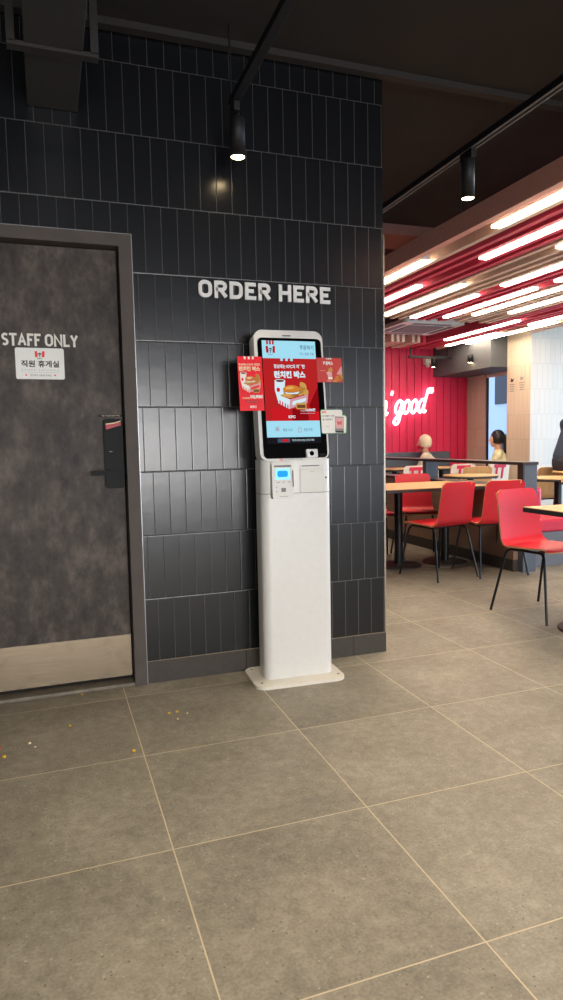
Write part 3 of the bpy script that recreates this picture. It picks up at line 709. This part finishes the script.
lamps = [(2.815, -1.2, .63, 'linear lamp along the outer salmon board, its far end nearest the spot'), (2.815, 1.47, 3.3, 'linear lamp along the outer salmon board running behind the tiled wall corner'),
 (3.205, -.9, 1.30, 'linear lamp second from the salmon board, nearer one of its line'), (3.205, 2.22, 3.6, 'linear lamp second from the salmon board, farther one of its line'),
 (3.57, -1.0, .90, 'linear lamp third from the salmon board, cut by the right picture edge'), (3.57, 2.08, 3.55, 'linear lamp third from the salmon board, farther one of its line'),
 (3.95, 2.41, 3.6, 'short-looking linear lamp between beige slats left of centre'), (3.95, .2, 2.02, 'linear lamp fourth from the salmon board, nearer one of its line'),
 (4.31, 2.02, 3.5, 'left lamp of the close pair in the middle of the slats'), (4.31, .4, 1.75, 'linear lamp cut by the picture edge above the close pair'), (4.55, 1.5, 3.3, 'right lamp of the close pair in the middle of the slats'),
 (4.88, 1.4, 3.1, 'linear lamp just right of the close pair'), (5.30, 3.48, 5.0, 'far linear lamp beside the ceiling air conditioner'), (5.645, 2.3, 3.70, 'linear lamp beyond the close pair at right'),
 (5.645, 4.32, 5.5, 'far linear lamp second from the grey soffit'), (5.82, 3.46, 5.25, 'far linear lamp next to the grey soffit and column')]
def lamp(x, y0, y1, lab):
    L = thing('linear_lamp', lab, 'lamp', (x, y0, 2.49), 0, 'linear lamps in the slatted ceiling')
    MB().box(-.036, .036, 0, y1-y0, .016, .12, M['white_trim'], bevel=.002).build('housing', L)
    MB().box(-.033, .033, .004, y1-y0-.004, 0, .017, M['lamp']).build('diffuser', L)
for a in lamps: lamp(*a)
# cassette air conditioner
ac = thing('ceiling_air_conditioner', 'grey square cassette air conditioner in the gap of the slatted ceiling', 'air conditioner', (4.62, 4.62, 2.56))
g = MB(); g.prism(rrect(-.44, .44, -.44, .44, .05), 0, .05, M['white_trim'], 'z'); g.box(-.4, .4, -.4, .4, .05, .38, M['soffit']); g.build('panel', ac)
MB().prism(rrect(-.25, .25, -.25, .25, .02), -.008, 0, M['plinth'], 'z').build('grille', ac)
for k in range(4):
    R4 = Matrix.Rotation(k*PI/2, 4, 'Z'); MB().box(-.27, .27, -.385, -.315, -.005, .001, M['plinth'], R4).build('air_flap', ac)
# small fittings near the far wall
t3 = thing('track_light', 'short black track with a small spot before the red wall', 'light', (5.4, 5.75, 2.34))
MB().box(-.25, .48, -.02, .02, .0, .035, M['black_paint']).box(-.23, -.21, -.01, .01, .03, .16, M['black_paint']).box(.40, .42, -.01, .01, .03, .16, M['black_paint']).build('track', t3); spot(t3, .17, 0, .0, -.13, .036)
sp = thing('ceiling_spot', 'small black cylinder spot on the face of the grey soffit', 'light', (5.84, 5.2, 2.34)); spot(sp, 0, 0, 0, -.12, .04)
MB().box(-.012, .045, -.012, .012, -.03, -.01, M['black_paint']).build('bracket', sp)
el = thing('emergency_light', 'small white twin emergency light box on the red wall', 'light', (5.80, 6.25, 2.34))
MB().box(-.11, .07, -.09, 0, -.03, .07, M['white_trim'], bevel=.01).build('box', el)
for k in (-.07, .03): MB().sphere((k, -.08, -.05), .035, M['white_trim'], 12).build('lamp_head', el)

# ------------------------------------------------------------------ neon script
def bez(pts, n=8):
    P = [Vector(p) for p in pts]; out = []
    for i in range(len(P)-1):
        p0, p1, p2, p3 = P[max(i-1, 0)], P[i], P[i+1], P[min(i+2, len(P)-1)]
        for k in range(n):
            t = k/n; out.append(.5*((2*p1)+(-p0+p2)*t+(2*p0-5*p1+4*p2-p3)*t*t+(-p0+3*p1-3*p2+p3)*t**3))
    out.append(P[-1]); return out
GL = {  # strokes on a grid: x-height 1, baseline 0
 'g': ([[(.75, .85), (.45, 1.0), (.1, .7), (.1, .25), (.35, .05), (.65, .35), (.8, .95)], [(.8, .95), (.72, .2), (.6, -.55), (.3, -.75), (.05, -.55), (.3, -.25), (.9, .1)]], .95),
 'o': ([[(.45, 1.0), (.12, .75), (.08, .3), (.3, .02), (.62, .2), (.72, .65), (.5, .98), (.38, .95)]], .86),
 'd': ([[(.7, .85), (.42, 1.0), (.1, .7), (.1, .25), (.33, .03), (.62, .3), (.75, .8)], [(1.0, 1.75), (.8, 1.0), (.68, .3), (.78, .02), (.98, .15)]], 1.0),
 'n': ([[(.0, .75), (.18, .98), (.2, .6), (.12, .0)], [(.14, .4), (.35, .85), (.6, .98), (.66, .6), (.6, .15), (.75, .02), (.9, .2)]], .95),
 "'": ([[(.25, 1.75), (.2, 1.45)]], .42), '"': ([[(.12, 1.85), (.2, 1.6), (.1, 1.45)], [(.42, 1.85), (.5, 1.6), (.4, 1.45)]], .6),
 'i': ([[(.0, .8), (.15, .98), (.12, .3), (.2, .02), (.4, .2)], [(.22, 1.4), (.23, 1.46)]], .45), 'k': ([[(.3, 1.75), (.15, .0)], [(.65, 1.0), (.2, .5), (.45, .4), (.62, .02), (.85, .2)]], .88),
 'c': ([[(.62, .8), (.42, 1.0), (.1, .65), (.12, .2), (.35, .0), (.66, .25)]], .7), 'l': ([[(.3, 1.75), (.12, .6), (.12, .1), (.25, .0), (.4, .2)]], .45)}
nt = NT; word = "lickin' good\""; H_ = .208; x = 0; strokes = []
adv = [(c, (GL[c][1] if c != ' ' else .35)) for c in word]
tot = sum(a for _, a in adv)
x = 5.80-tot*H_*.74
ns = MB()
for c, a in adv:
    if c != ' ':
        for stq in GL[c][0]:
            pts = []
            for (px, pz) in stq:
                X_ = x+px*H_*.74+pz*H_*.14; pts.append((X_, 0, 1.535+pz*H_+(X_-5.4)*.06))
            ns.tube(bez(pts), .020, M['neon'], 8)
    x += a*H_*.74
neon = thing('neon_sign', 'white glowing script lettering on the crimson far wall', 'sign', (0, 6.19, 0)); ns.build('neon_tubes', neon)
for px in (4.6, 4.95, 5.3, 5.6): MB().tube([(px, .0, 1.6), (px, .062, 1.6)], .006, M['white_trim'], 6).build('standoff', neon)

# ------------------------------------------------------------------ chairs
def arc(c, r, a0, a1, n): return [(c[0]+r*math.cos(a0+(a1-a0)*i/n), c[1]+r*math.sin(a0+(a1-a0)*i/n)) for i in range(n+1)]
def shell_mesh(face, edge, seat_face=None):
    """bent ply shell; local: faces +y, seat front at y=+.22, back at y=-.2; notch on its own right top corner"""
    cl = [(.215, .434), (.20, .446), (.16, .449), (.05, .443), (-.06, .437)]
    cl += [(y, z) for y, z in arc((-.115, .507), .072, -PI/2+.28, -PI+.12, 7)]
    cl += [(-.197, .56), (-.208, .64), (-.222, .72), (-.236, .792)]
    P = [Vector((0, y, z)) for y, z in bez([(a, b, 0) for a, b in cl], 3) for y, z in ((y, z),)] if False else [Vector((0, a, b)) for a, b in cl]
    nC = len(P); cols = 12; b = MB(); fi = b.mi(face); ei = b.mi(edge)
    def half(i):
        s = i/(nC-1)
        return .195 if s < .45 else .195-.02*(s-.45)/.55
    top, bot = [], []
    for i, p in enumerate(P):
        d = (P[min(i+1, nC-1)]-P[max(i-1, 0)]).normalized(); nrm = Vector((0, -d.z, d.y)); nrm = nrm if True else nrm
        hw = half(i); rt, rb = [], []
        for j in range(cols+1):
            u = -1+2*j/cols; xx = u*hw; dish = .010*(u*u)*(1 if i > 5 else .3)
            q = p.copy()
            if i == nC-1 and abs(u) > .8: q.z -= .022*((abs(u)-.8)/.2)**2
            if i == 0 and abs(u) > .8: q.y -= .025*((abs(u)-.8)/.2)**2
            q.x = xx
            if i > 5: q.y += dish
            else: q.z += dish
            rt.append(b.bm.verts.new(q-nrm*.0055)); rb.append(b.bm.verts.new(q+nrm*.0055))
        top.append(rt); bot.append(rb)
    notch = (nC-2, cols-2)
    def F(vs, m):
        f = b.bm.faces.new(vs); f.material_index = m; f.smooth = True
    for i in range(nC-1):
        for j in range(cols):
            if (i, j) == notch: continue
            F([top[i][j], top[i][j+1], top[i+1][j+1], top[i+1][j]], fi); F([bot[i][j], bot[i+1][j], bot[i+1][j+1], bot[i][j+1]], fi)
    def E(a, c): F([top[a[0]][a[1]], top[c[0]][c[1]], bot[c[0]][c[1]], bot[a[0]][a[1]]], ei)
    for i in range(nC-1): E((i, 0), (i+1, 0)); E((i, cols), (i+1, cols))
    for j in range(cols):
        E((0, j), (0, j+1))
        if j != notch[1]: E((nC-1, j), (nC-1, j+1))
    i, j = notch; E((i, j), (i+1, j)); E((i, j+1), (i+1, j+1)); E((i, j), (i, j+1))
    # narrow the notch: pull its bottom row up towards the rim, its sides together
    for lay in (top, bot):
        ii, jj = i+1, j
        lay[ii][jj].co.x += .009; lay[ii][jj+1].co.x -= .009
        lay[i][jj].co.x += .009; lay[i][jj+1].co.x -= .009
        for q in (jj, jj+1): lay[i][q].co = lay[i][q].co.lerp(lay[ii][q].co, .66)
    for e in b.bm.edges:
        if len({f.material_index for f in e.link_faces}) > 1: e.smooth = False
    return b
def make_chair(label, face, edge, group):
    t = thing('dining_chair', label, 'chair', (0, 0, 0), 0, group)
    shell_mesh(face, edge).build('seat_shell', t)
    for s in (-1, 1):
        rail = [(s*.165, .13, .424), (s*.165, -.10, .419)]
        fl = bez([(s*.165, .10, .4235), (s*.166, .135, .422), (s*.172, .160, .40), (s*.182, .178, .34), (s*.219, .232, .006)], 5)
        rl = bez([(s*.165, -.07, .419), (s*.167, -.112, .416), (s*.173, -.136, .395), (s*.182, -.15, .34), (s*.219, -.222, .006)], 5)
        MB().tube(fl, .0085, M['leg'], 10).build('leg', t); MB().tube(rl, .0085, M['leg'], 10).build('leg', t)
        MB().tube(rail, .0085, M['leg'], 10).build('side_rail', t)
    MB().tube([(-.165, .08, .420), (.165, .08, .420)], .0075, M['leg']).tube([(-.165, -.06, .4165), (.165, -.06, .4165)], .0075, M['leg']).build('cross_rails', t)
    return t
red = make_chair('red ply chair standing nearest, facing the table at the right edge', M['red_lam'], M['ply'], 'red dining chairs')
R_ = math.radians
def put(o, x, y, deg): o.location = (x, y, 0); o.rotation_euler = (0, 0, R_(deg)); return o
put(red, 2.945, .295, 180+8)
for (x, y, a, lab) in ((3.00, 1.575, 11, 'red ply chair with its back to the viewer, left one before the oak table'),
                       (3.455, 1.515, -5, 'red ply chair with its back to the viewer, partly behind the nearest chair'),
                       (3.325, 2.425, 180-14, 'red ply chair on the far side of the oak table, whole backrest in view'),
                       (2.86, 2.47, 180-8, 'red ply chair beyond the oak table, half hidden by the tiled wall corner')):
    c = copy_tree(red); put(c, x, y, a); c['label'] = lab
wc = make_chair('white backed chair with red mark, left one behind the partition', M['white_lam'], M['ply'], 'white chairs behind the partition')
dc = MB()
def pi_mark(T):
    dc.box(-.10, .10, -.001, .001, .03, .075, M['red_paint'], T)
    for k in (-1, 1): dc.box(k*.05-.018, k*.05+.018, -.001, .001, -.12, .03, M['red_paint'], T)
pi_mark(Matrix.Translation((0, -.229, .70)) @ Matrix.Rotation(R_(10), 4, 'X'))
dc.build('red_mark', wc)
put(wc, 4.42, 4.55, 0)
for (x, y, a, lab) in ((5.19, 4.6, -6, 'white backed chair with red mark, middle one behind the partition'), (5.68, 4.55, 5, 'white backed chair with red mark, below the woman with the ponytail')):
    c = copy_tree(wc); put(c, x, y, a); c['label'] = lab
oc = make_chair('oak ply chair left of the beige column, behind the partition rail', M['oak_lam'], M['ply'], 'oak chairs behind the partition')
put(oc, 4.86, 3.78, -14)
c = copy_tree(oc); put(c, 5.30, 3.58-.45, 0); c['label'] = 'oak ply chair directly before the beige column'

# ------------------------------------------------------------------ tables
def ped(root, x, y, top, r=.205):
    MB().lathe([(r, 0), (r, .008), (r*.93, .014), (.045, .018), (.045, .02)], M['base_iron'], 40, Matrix.Translation((x, y, 0))).build('base', root)
    MB().lathe([(.037, .018), (.037, top)], M['leg'], 24, Matrix.Translation((x, y, 0))).build('pedestal', root)
T2 = thing('dining_table', 'rectangular oak topped table on two pedestals beside the partition', 'table', (0, 0, 0))
MB().box(2.60, 3.648, 1.72, 2.46, .715, .7205, M['table_top']).build('table_top', T2)
MB().box(2.598, 3.649, 1.718, 2.462, .690, .7155, M['table_edge']).build('table_edge', T2)
ped(T2, 2.93, 2.12, .69); ped(T2, 3.40, 2.10, .69)
T1 = thing('dining_table', 'oak topped table cut off by the right picture edge, nearest chair facing it', 'table', (0, 0, 0))
MB().box(2.645, 3.75, -.60, .115, .715, .7205, M['table_top']).build('table_top', T1)
MB().box(2.643, 3.752, -.602, .117, .690, .7155, M['table_edge']).build('table_edge', T1)
ped(T1, 2.965, -.13, .69); ped(T1, 3.45, -.15, .69)
def round_table(x, y, r, lab, top=.72):
    T = thing('round_table', lab, 'table', (x, y, 0), 0, 'round tables behind the partition')
    MB().lathe([(.0001, top-.03), (r, top-.03), (r, top-.006), (r-.002, top-.006)], M['table_edge'], 48).build('table_edge', T)
    MB().lathe([(r-.001, top-.007), (r-.001, top), (.0001, top)], M['table_top'], 48).build('table_top', T); ped(T, 0, 0, top-.03, .2); return T
round_table(4.46, 3.22, .30, 'round oak table seen over the partition, left of the beige column')
round_table(4.86, 2.30, .32, 'round oak table standing before the beige column')
round_table(4.72, 1.60, .34, 'round oak table at the right edge beyond the red booth')
round_table(4.62, 5.25, .33, 'round oak table before the person with pale hair')
round_table(5.36, 5.20, .33, 'round oak table between the two seated people')

# ------------------------------------------------------------------ partition, booth, bench
pt = thing('partition', 'low tiled partition with slate posts and dark rail beside the oak table', 'partition', (0, 0, 0))
MB().box(3.66, 3.86, 1.47, 4.9, .10, .70, M['counter_tile']).build('low_wall', pt)
MB().box(3.655, 3.865, 1.47, 4.9, .0, .10, M['base_tile']).build('skirting', pt)
MB().box(3.652, 3.868, 1.47, 4.9, .70, .722, M['rail']).build('ledge', pt)
for (y0, y1, x0) in ((1.405, 1.47, 3.705), (2.90, 2.965, 3.69), (4.40, 4.465, 3.69)):
    MB().box(x0, 3.838, y0, y1, 0 if y0 < 2 else .722, .90, M['post'], bevel=.002).build('post', pt)
MB().box(3.684, 3.844, 1.395, 4.47, .90, .925, M['rail'], bevel=.002).box(3.69, 3.705, 1.40, 1.47, .72, .905, M['rail']).build('top_rail', pt)
bo = thing('booth_bench', 'red upholstered booth bench behind the slate post', 'bench', (0, 0, 0))
MB().box(3.87, 4.42, 1.56, 2.02, 0, .30, M['plinth']).build('plinth', bo)
MB().box(3.88, 4.44, 1.55, 2.04, .30, .41, M['booth_red'], bevel=.02).build('seat_cushion', bo)
MB().box(3.875, 4.03, 1.555, 2.03, .40, .70, M['booth_red'], bevel=.035).build('back_cushion', bo)
be = thing('wall_bench', 'long slate grey bench back along the crimson wall', 'bench', (0, 0, 0))
MB().box(2.2, 6.08, 6.05, 6.24, .35, .925, M['bench'], bevel=.03).build('backrest', be)
MB().box(2.2, 6.08, 5.62, 6.10, .29, .36, M['bench'], bevel=.02).build('seat', be)
MB().box(2.2, 6.08, 5.68, 6.24, 0, .29, M['plinth']).build('plinth', be)

# pictograms on the column face
for (y0, z0, lab, kind) in ((4.67, 1.90, 'small dark pictogram print on the beige column, farther one', 0), (4.47, 1.91, 'small grey pictogram print on the beige column, nearer one', 1)):
    g = MB(); T = Matrix.Translation((6.1585, y0, z0)) @ Matrix.Rotation(-PI/2, 4, 'Z') @ Matrix.Scale(1.1, 4)
    mm = M['ink'] if kind == 0 else M['ink_grey']
    g.prism([(-.03, .0), (.02, .0), (.035, .04), (.0, .03), (-.02, .055)], -.001, 0, mm, 'y', T)
    for k in range(4): g.box(-.05+.006*k, .05-.006*k, -.001, 0, -.04-k*.028, -.028-k*.028, M['ink_grey'], T)
    tag(g.build('pictogram'), lab, 'sign')

# ------------------------------------------------------------------ people
def capsule(b, p, q, r0, r1, m):
    p, q = Vector(p), Vector(q); b.sphere(p, r0, m, 14); b.sphere(q, r1, m, 14); b.tube([p, q], r0, m, 14, rs=[r0, r1])
def figure(name, label, loc, rz, hair, top, seat=.42, lean=.0, hands='table', scale=1.0, pony=False, mask=False, thigh_drop=0.0):
    """seated figure facing local +y, hips over the origin"""
    P = thing(name, label, 'person', loc, rz)
    s = scale; hip = Vector((0, 0, seat+.10)); ch = hip+Vector((0, .02+lean*.6, .28*s)); nk = hip+Vector((0, .03+lean, .45*s)); hdp = nk+Vector((0, .035, .155*s))
    b = MB(); sk = M['skin']
    for r0, r1, a, c in ((.13, .115, hip+Vector((-.06, 0, 0)), ch+Vector((-.045, 0, 0))), (.13, .115, hip+Vector((.06, 0, 0)), ch+Vector((.045, 0, 0))), (.12, .075, ch, nk-Vector((0, 0, .06))), (.052, .050, nk-Vector((0, 0, .06)), hdp-Vector((0, .01, .05)))): capsule(b, a, c, r0, r1, sk)
    b.sphere(hdp, .092*s, sk, 20, sc=(.84, 1.0, 1.2)); b.sphere(hdp+Vector((0, .03, -.06)), .058*s, sk, 14, sc=(.95, 1, 1))
    capsule(b, hdp+Vector((0, .088, .01)), hdp+Vector((0, .105, -.022)), .009, .014, sk)            # nose
    for k in (-1, 1): b.sphere(hdp+Vector((k*.08, -.005, -.01)), .024, sk, 10, sc=(.4, .8, 1.2))     # ears
    b.sphere(hdp+Vector((0, .083, -.055)), .020, sk, 10, sc=(1.2, .6, .5))
    cl = MB()
    for r0, r1, a, c in ((.142, .13, hip+Vector((-.06, 0, .03)), ch+Vector((-.045, 0, 0))), (.142, .13, hip+Vector((.06, 0, .03)), ch+Vector((.045, 0, 0))), (.132, .082, ch, nk-Vector((0, 0, .055)))): capsule(cl, a, c, r0, r1, top)
    le = MB(); tr = M['trousers']; capsule(le, hip+Vector((-.065, 0, -.01)), hip+Vector((.065, 0, -.01)), .146, .146, tr)
    for k in (-1, 1):
        sh = nk+Vector((k*.165*s, -.005, -.075*s)); el = sh+Vector((k*.04, .10, -.24*s)); wr = el+Vector((-k*.08, .22, .02))
        capsule(b, nk-Vector((0, 0, .05)), sh, .05, .055, sk); capsule(b, sh, el, .052, .042, sk); capsule(b, el, wr, .042, .028, sk)
        capsule(cl, nk-Vector((0, 0, .055)), sh, .066, .07, top); capsule(cl, sh, el, .068, .056, top); capsule(cl, el, wr-Vector((-k*.02, .06, 0)), .055, .043, top)
        d = Vector((-k*.25, 1, -.05)).normalized(); sd = Vector((1, k*.25, 0)).normalized()
        pm = wr+d*.05; capsule(b, wr, pm, .03, .034, sk); capsule(b, pm-sd*.018, pm+sd*.018, .024, .024, sk)
        for fi, (off, ln) in enumerate(((-.030, .062), (-.010, .072), (.010, .068), (.030, .052))):
            a = pm+sd*off+d*.022; mid = a+d*ln*.5+Vector((0, 0, .006)); e = mid+d*ln*.4+Vector((0, 0, -.02)); capsule(b, a, mid, .009, .0085, sk); capsule(b, mid, e, .0085, .0075, sk)
        th = wr+d*.02-sd*k*.03; capsule(b, th, th-sd*k*.03+d*.025, .011, .009, sk); capsule(b, th-sd*k*.03+d*.025, th-sd*k*.03+d*.055, .009, .008, sk)
        hp = hip+Vector((k*.09, .02, -.01)); kn = hp+Vector((k*.03, .42, -.02-thigh_drop)); an = kn+Vector((0, .02, -max(.1, kn.z-.09))); an.z = max(.085, an.z)
        capsule(b, hp, kn, .085, .058, sk); capsule(b, kn, an, .055, .038, sk); capsule(b, an+Vector((0, -.02, -.035)), an+Vector((0, .15, -.045)), .038, .03, sk)
        capsule(le, hp, kn, .097, .07, tr); capsule(le, kn, an+Vector((0, 0, .05)), .068, .055, tr)
        capsule(le, an+Vector((0, -.02, -.03)), an+Vector((0, .15, -.04)), .046, .038, M['black_paint'])
    def rm(o, v):
        m = o.modifiers.new('blend', 'REMESH'); m.mode = 'VOXEL'; m.voxel_size = v; m.use_smooth_shade = True
        q = o.modifiers.new('soften', 'SMOOTH'); q.factor = .5; q.iterations = 4
    o = b.build('body', P); rm(o, .007)
    o = cl.build('top', P); rm(o, .011)
    le = le.build('trousers', P); rm(le, .012)
    h = MB(); h.sphere(hdp+Vector((0, -.02, .018)), .108*s, hair, 20, sc=(.92, 1.0, 1.16))
    for v in list(h.bm.verts):
        c = v.co-hdp
        if c.y > .035 and c.z < .055: v.co.y -= (c.y-.035)*.95
        if c.z < -.06: v.co.z = hdp.z-.06+(c.z+.06)*.3
        v.co += Vector((random.uniform(-1, 1), random.uniform(-1, 1), random.uniform(-1, 1)))*.0015
    if pony: capsule(h, hdp+Vector((0, -.10, .035)), hdp+Vector((0, -.135, -.06)), .032, .045, hair); capsule(h, hdp+Vector((0, -.135, -.06)), hdp+Vector((0, -.12, -.22)), .045, .018, hair)
    h = h.build('hair', P); rm(h, .007)
    e = MB()
    for k in (-1, 1):
        e.sphere(hdp+Vector((k*.032, .078, .012)), .011, M['p_white'], 10, sc=(1.2, .7, .8)); e.sphere(hdp+Vector((k*.032, .0845, .012)), .0055, M['hair_dark'], 8)
        e.box(hdp.x+k*.032-.018, hdp.x+k*.032+.018, hdp.y+.076, hdp.y+.088, hdp.z+.032, hdp.z+.037, hair)
    e.box(hdp.x-.02, hdp.x+.02, hdp.y+.085, hdp.y+.097, hdp.z-.058, hdp.z-.053, M['p_dred']); e.build('face_features', P)
    if mask:
        m = MB(); m.sphere(hdp+Vector((0, .026, -.056)), .084*s, M['mask_red'], 18, sc=(.92, .93, .52)); m.build('red_face_cover', P)
    return P
figure('person', 'person with pale hair and white top, red cloth at the face, before the crimson wall', (5.58, 5.80, 0), R_(48), M['hair_pale'], M['shirt_white'], seat=.37, lean=.06, scale=.98, mask=True)
figure('person', 'person with dark ponytail and pale yellow top sitting by the window', (6.30, 5.00, 0), R_(44), M['hair_dark'], M['jacket_cream'], seat=.40, lean=.05, pony=True)
figure('person', 'person in navy clothes on a stool at the right picture edge, only the back showing', (5.31, 2.62, 0), R_(-80), M['hair_dark'], M['navy'], seat=.76, scale=1.08, lean=.12, thigh_drop=.12)
st = thing('bar_stool', 'wooden topped stool with red legs under the person in navy', 'stool', (5.30, 2.62, 0))
MB().lathe([(.0001, .73), (.17, .73), (.18, .74), (.18, .755), (.17, .76), (.0001, .76)], M['oak_lam'], 32).build('seat', st)
for k in range(4):
    a = PI/4+k*PI/2; MB().tube([(.11*math.cos(a), .11*math.sin(a), .735), (.2*math.cos(a), .2*math.sin(a), 0)], .011, M['red_paint']).build('leg', st)
rg = [(.16*math.cos(2*PI*i/24), .16*math.sin(2*PI*i/24), .28) for i in range(25)]; MB().tube(rg, .008, M['red_paint']).build('footrest', st)
ch = thing('side_chair', 'plain dark chair under the person with dark ponytail', 'chair', (6.30, 5.00, 0), R_(44))
MB().box(-.15, .15, -.15, .15, .37, .40, M['table_edge'], bevel=.01).build('seat', ch)
for sx in (-1, 1):
    for sy in (-1, 1): MB().tube([(sx*.13, sy*.13, .375), (sx*.14, sy*.14, 0)], .012, M['leg']).build('leg', ch)

# ------------------------------------------------------------------ lights
def area(name, loc, rot, sx, sy, col, power):
    l = bpy.data.lights.new(name, 'AREA'); l.shape = 'RECTANGLE'; l.size = sx; l.size_y = sy; l.color = col; l.energy = power
    o = bpy.data.objects.new(name, l); C.objects.link(o); o.location = loc; o.rotation_euler = rot; return o
def spotl(name, loc, target, deg, col, power, r=.03, blend=.5):
    l = bpy.data.lights.new(name, 'SPOT'); l.energy = power; l.color = col; l.spot_size = R_(deg); l.spot_blend = blend; l.shadow_soft_size = r
    o = bpy.data.objects.new(name, l); C.objects.link(o); o.location = loc
    o.rotation_euler = (Vector(target)-Vector(loc)).to_track_quat('-Z', 'Y').to_euler(); return o
WARM = (1, .87, .68); NEUT = (1, .92, .82)
spotl('track_spot_lamp', (.852, -.17, 2.38), (.80, -1.0, 0), 60, WARM, 14)
spotl('entrance_spot_lamp', (2.11, -.08, 2.36), (2.6, .5, 0), 80, WARM, 34)
for (x, y, p) in ((-.6, -2.2, 40), (1.0, -2.6, 40), (2.6, -2.2, 40), (-.6, -4.4, 40), (1.2, -4.6, 40), (3.2, -4.6, 40)):
    spotl('assumed_downlight_lamp', (x, y, 2.9), (x, y, 0), 115, WARM, p*1.45, .06, .9)  # unseen warm downlights above and behind the viewer, assumed and added for the floor
rl = area('rear_fill', (.5, -8.8, 1.1), (PI/2-.02, 0, 0), 11, 1.3, (1, .97, .94), 29); rl.data.spread = R_(44)  # added unseen fill for upright faces; narrow spread keeps the upper wall dark
area('assumed_side_daylight', (9.3, 1.1, 1.4), (PI/2, 0, PI/2), 4.2, 2.4, (.45, .72, 1), 105)  # added unseen bluish light: assumed daylight at the open right side, no window built
wd = bpy.data.worlds.new('daylight'); bpy.context.scene.world = wd; wd.use_nodes = True
t = wd.node_tree; bg = t.nodes['Background']; tc = t.nodes.new('ShaderNodeTexCoord'); sp_ = t.nodes.new('ShaderNodeSeparateXYZ'); rp_ = t.nodes.new('ShaderNodeValToRGB')
t.links.new(tc.outputs['Generated'], sp_.inputs[0]); t.links.new(sp_.outputs[2], rp_.inputs[0]); t.links.new(rp_.outputs[0], bg.inputs[0])
rp_.color_ramp.elements[0].position = .0; rp_.color_ramp.elements[0].color = srgb(190, 196, 206); rp_.color_ramp.elements[1].position = .6; rp_.color_ramp.elements[1].color = srgb(170, 204, 246)
bg.inputs[1].default_value = 1.4

# ------------------------------------------------------------------ camera
cd = bpy.data.cameras.new('camera'); co = bpy.data.objects.new('camera', cd); C.objects.link(co)
RW = ((0.9435239898, -0.3307638336, -0.0189147296), (0.0469469457, 0.0769668957, 0.9959277490), (0.3279610722, 0.9405697121, -0.0881484643))
Mx = Matrix.Identity(4)
for i in range(3):
    Mx[i][0] = RW[0][i]; Mx[i][1] = RW[1][i]; Mx[i][2] = -RW[2][i]
Mx.translation = (0, -3.1114, 1.135); co.matrix_world = Mx
cd.sensor_fit = 'VERTICAL'; cd.sensor_height = 36; cd.lens = 663.42/1000*36; cd.clip_start = .05
bpy.context.scene.camera = co
vs = bpy.context.scene.view_settings; vs.view_transform = 'Standard'; vs.look = 'None'; vs.exposure = 1.05; vs.gamma = 1; vs.use_curve_mapping = False
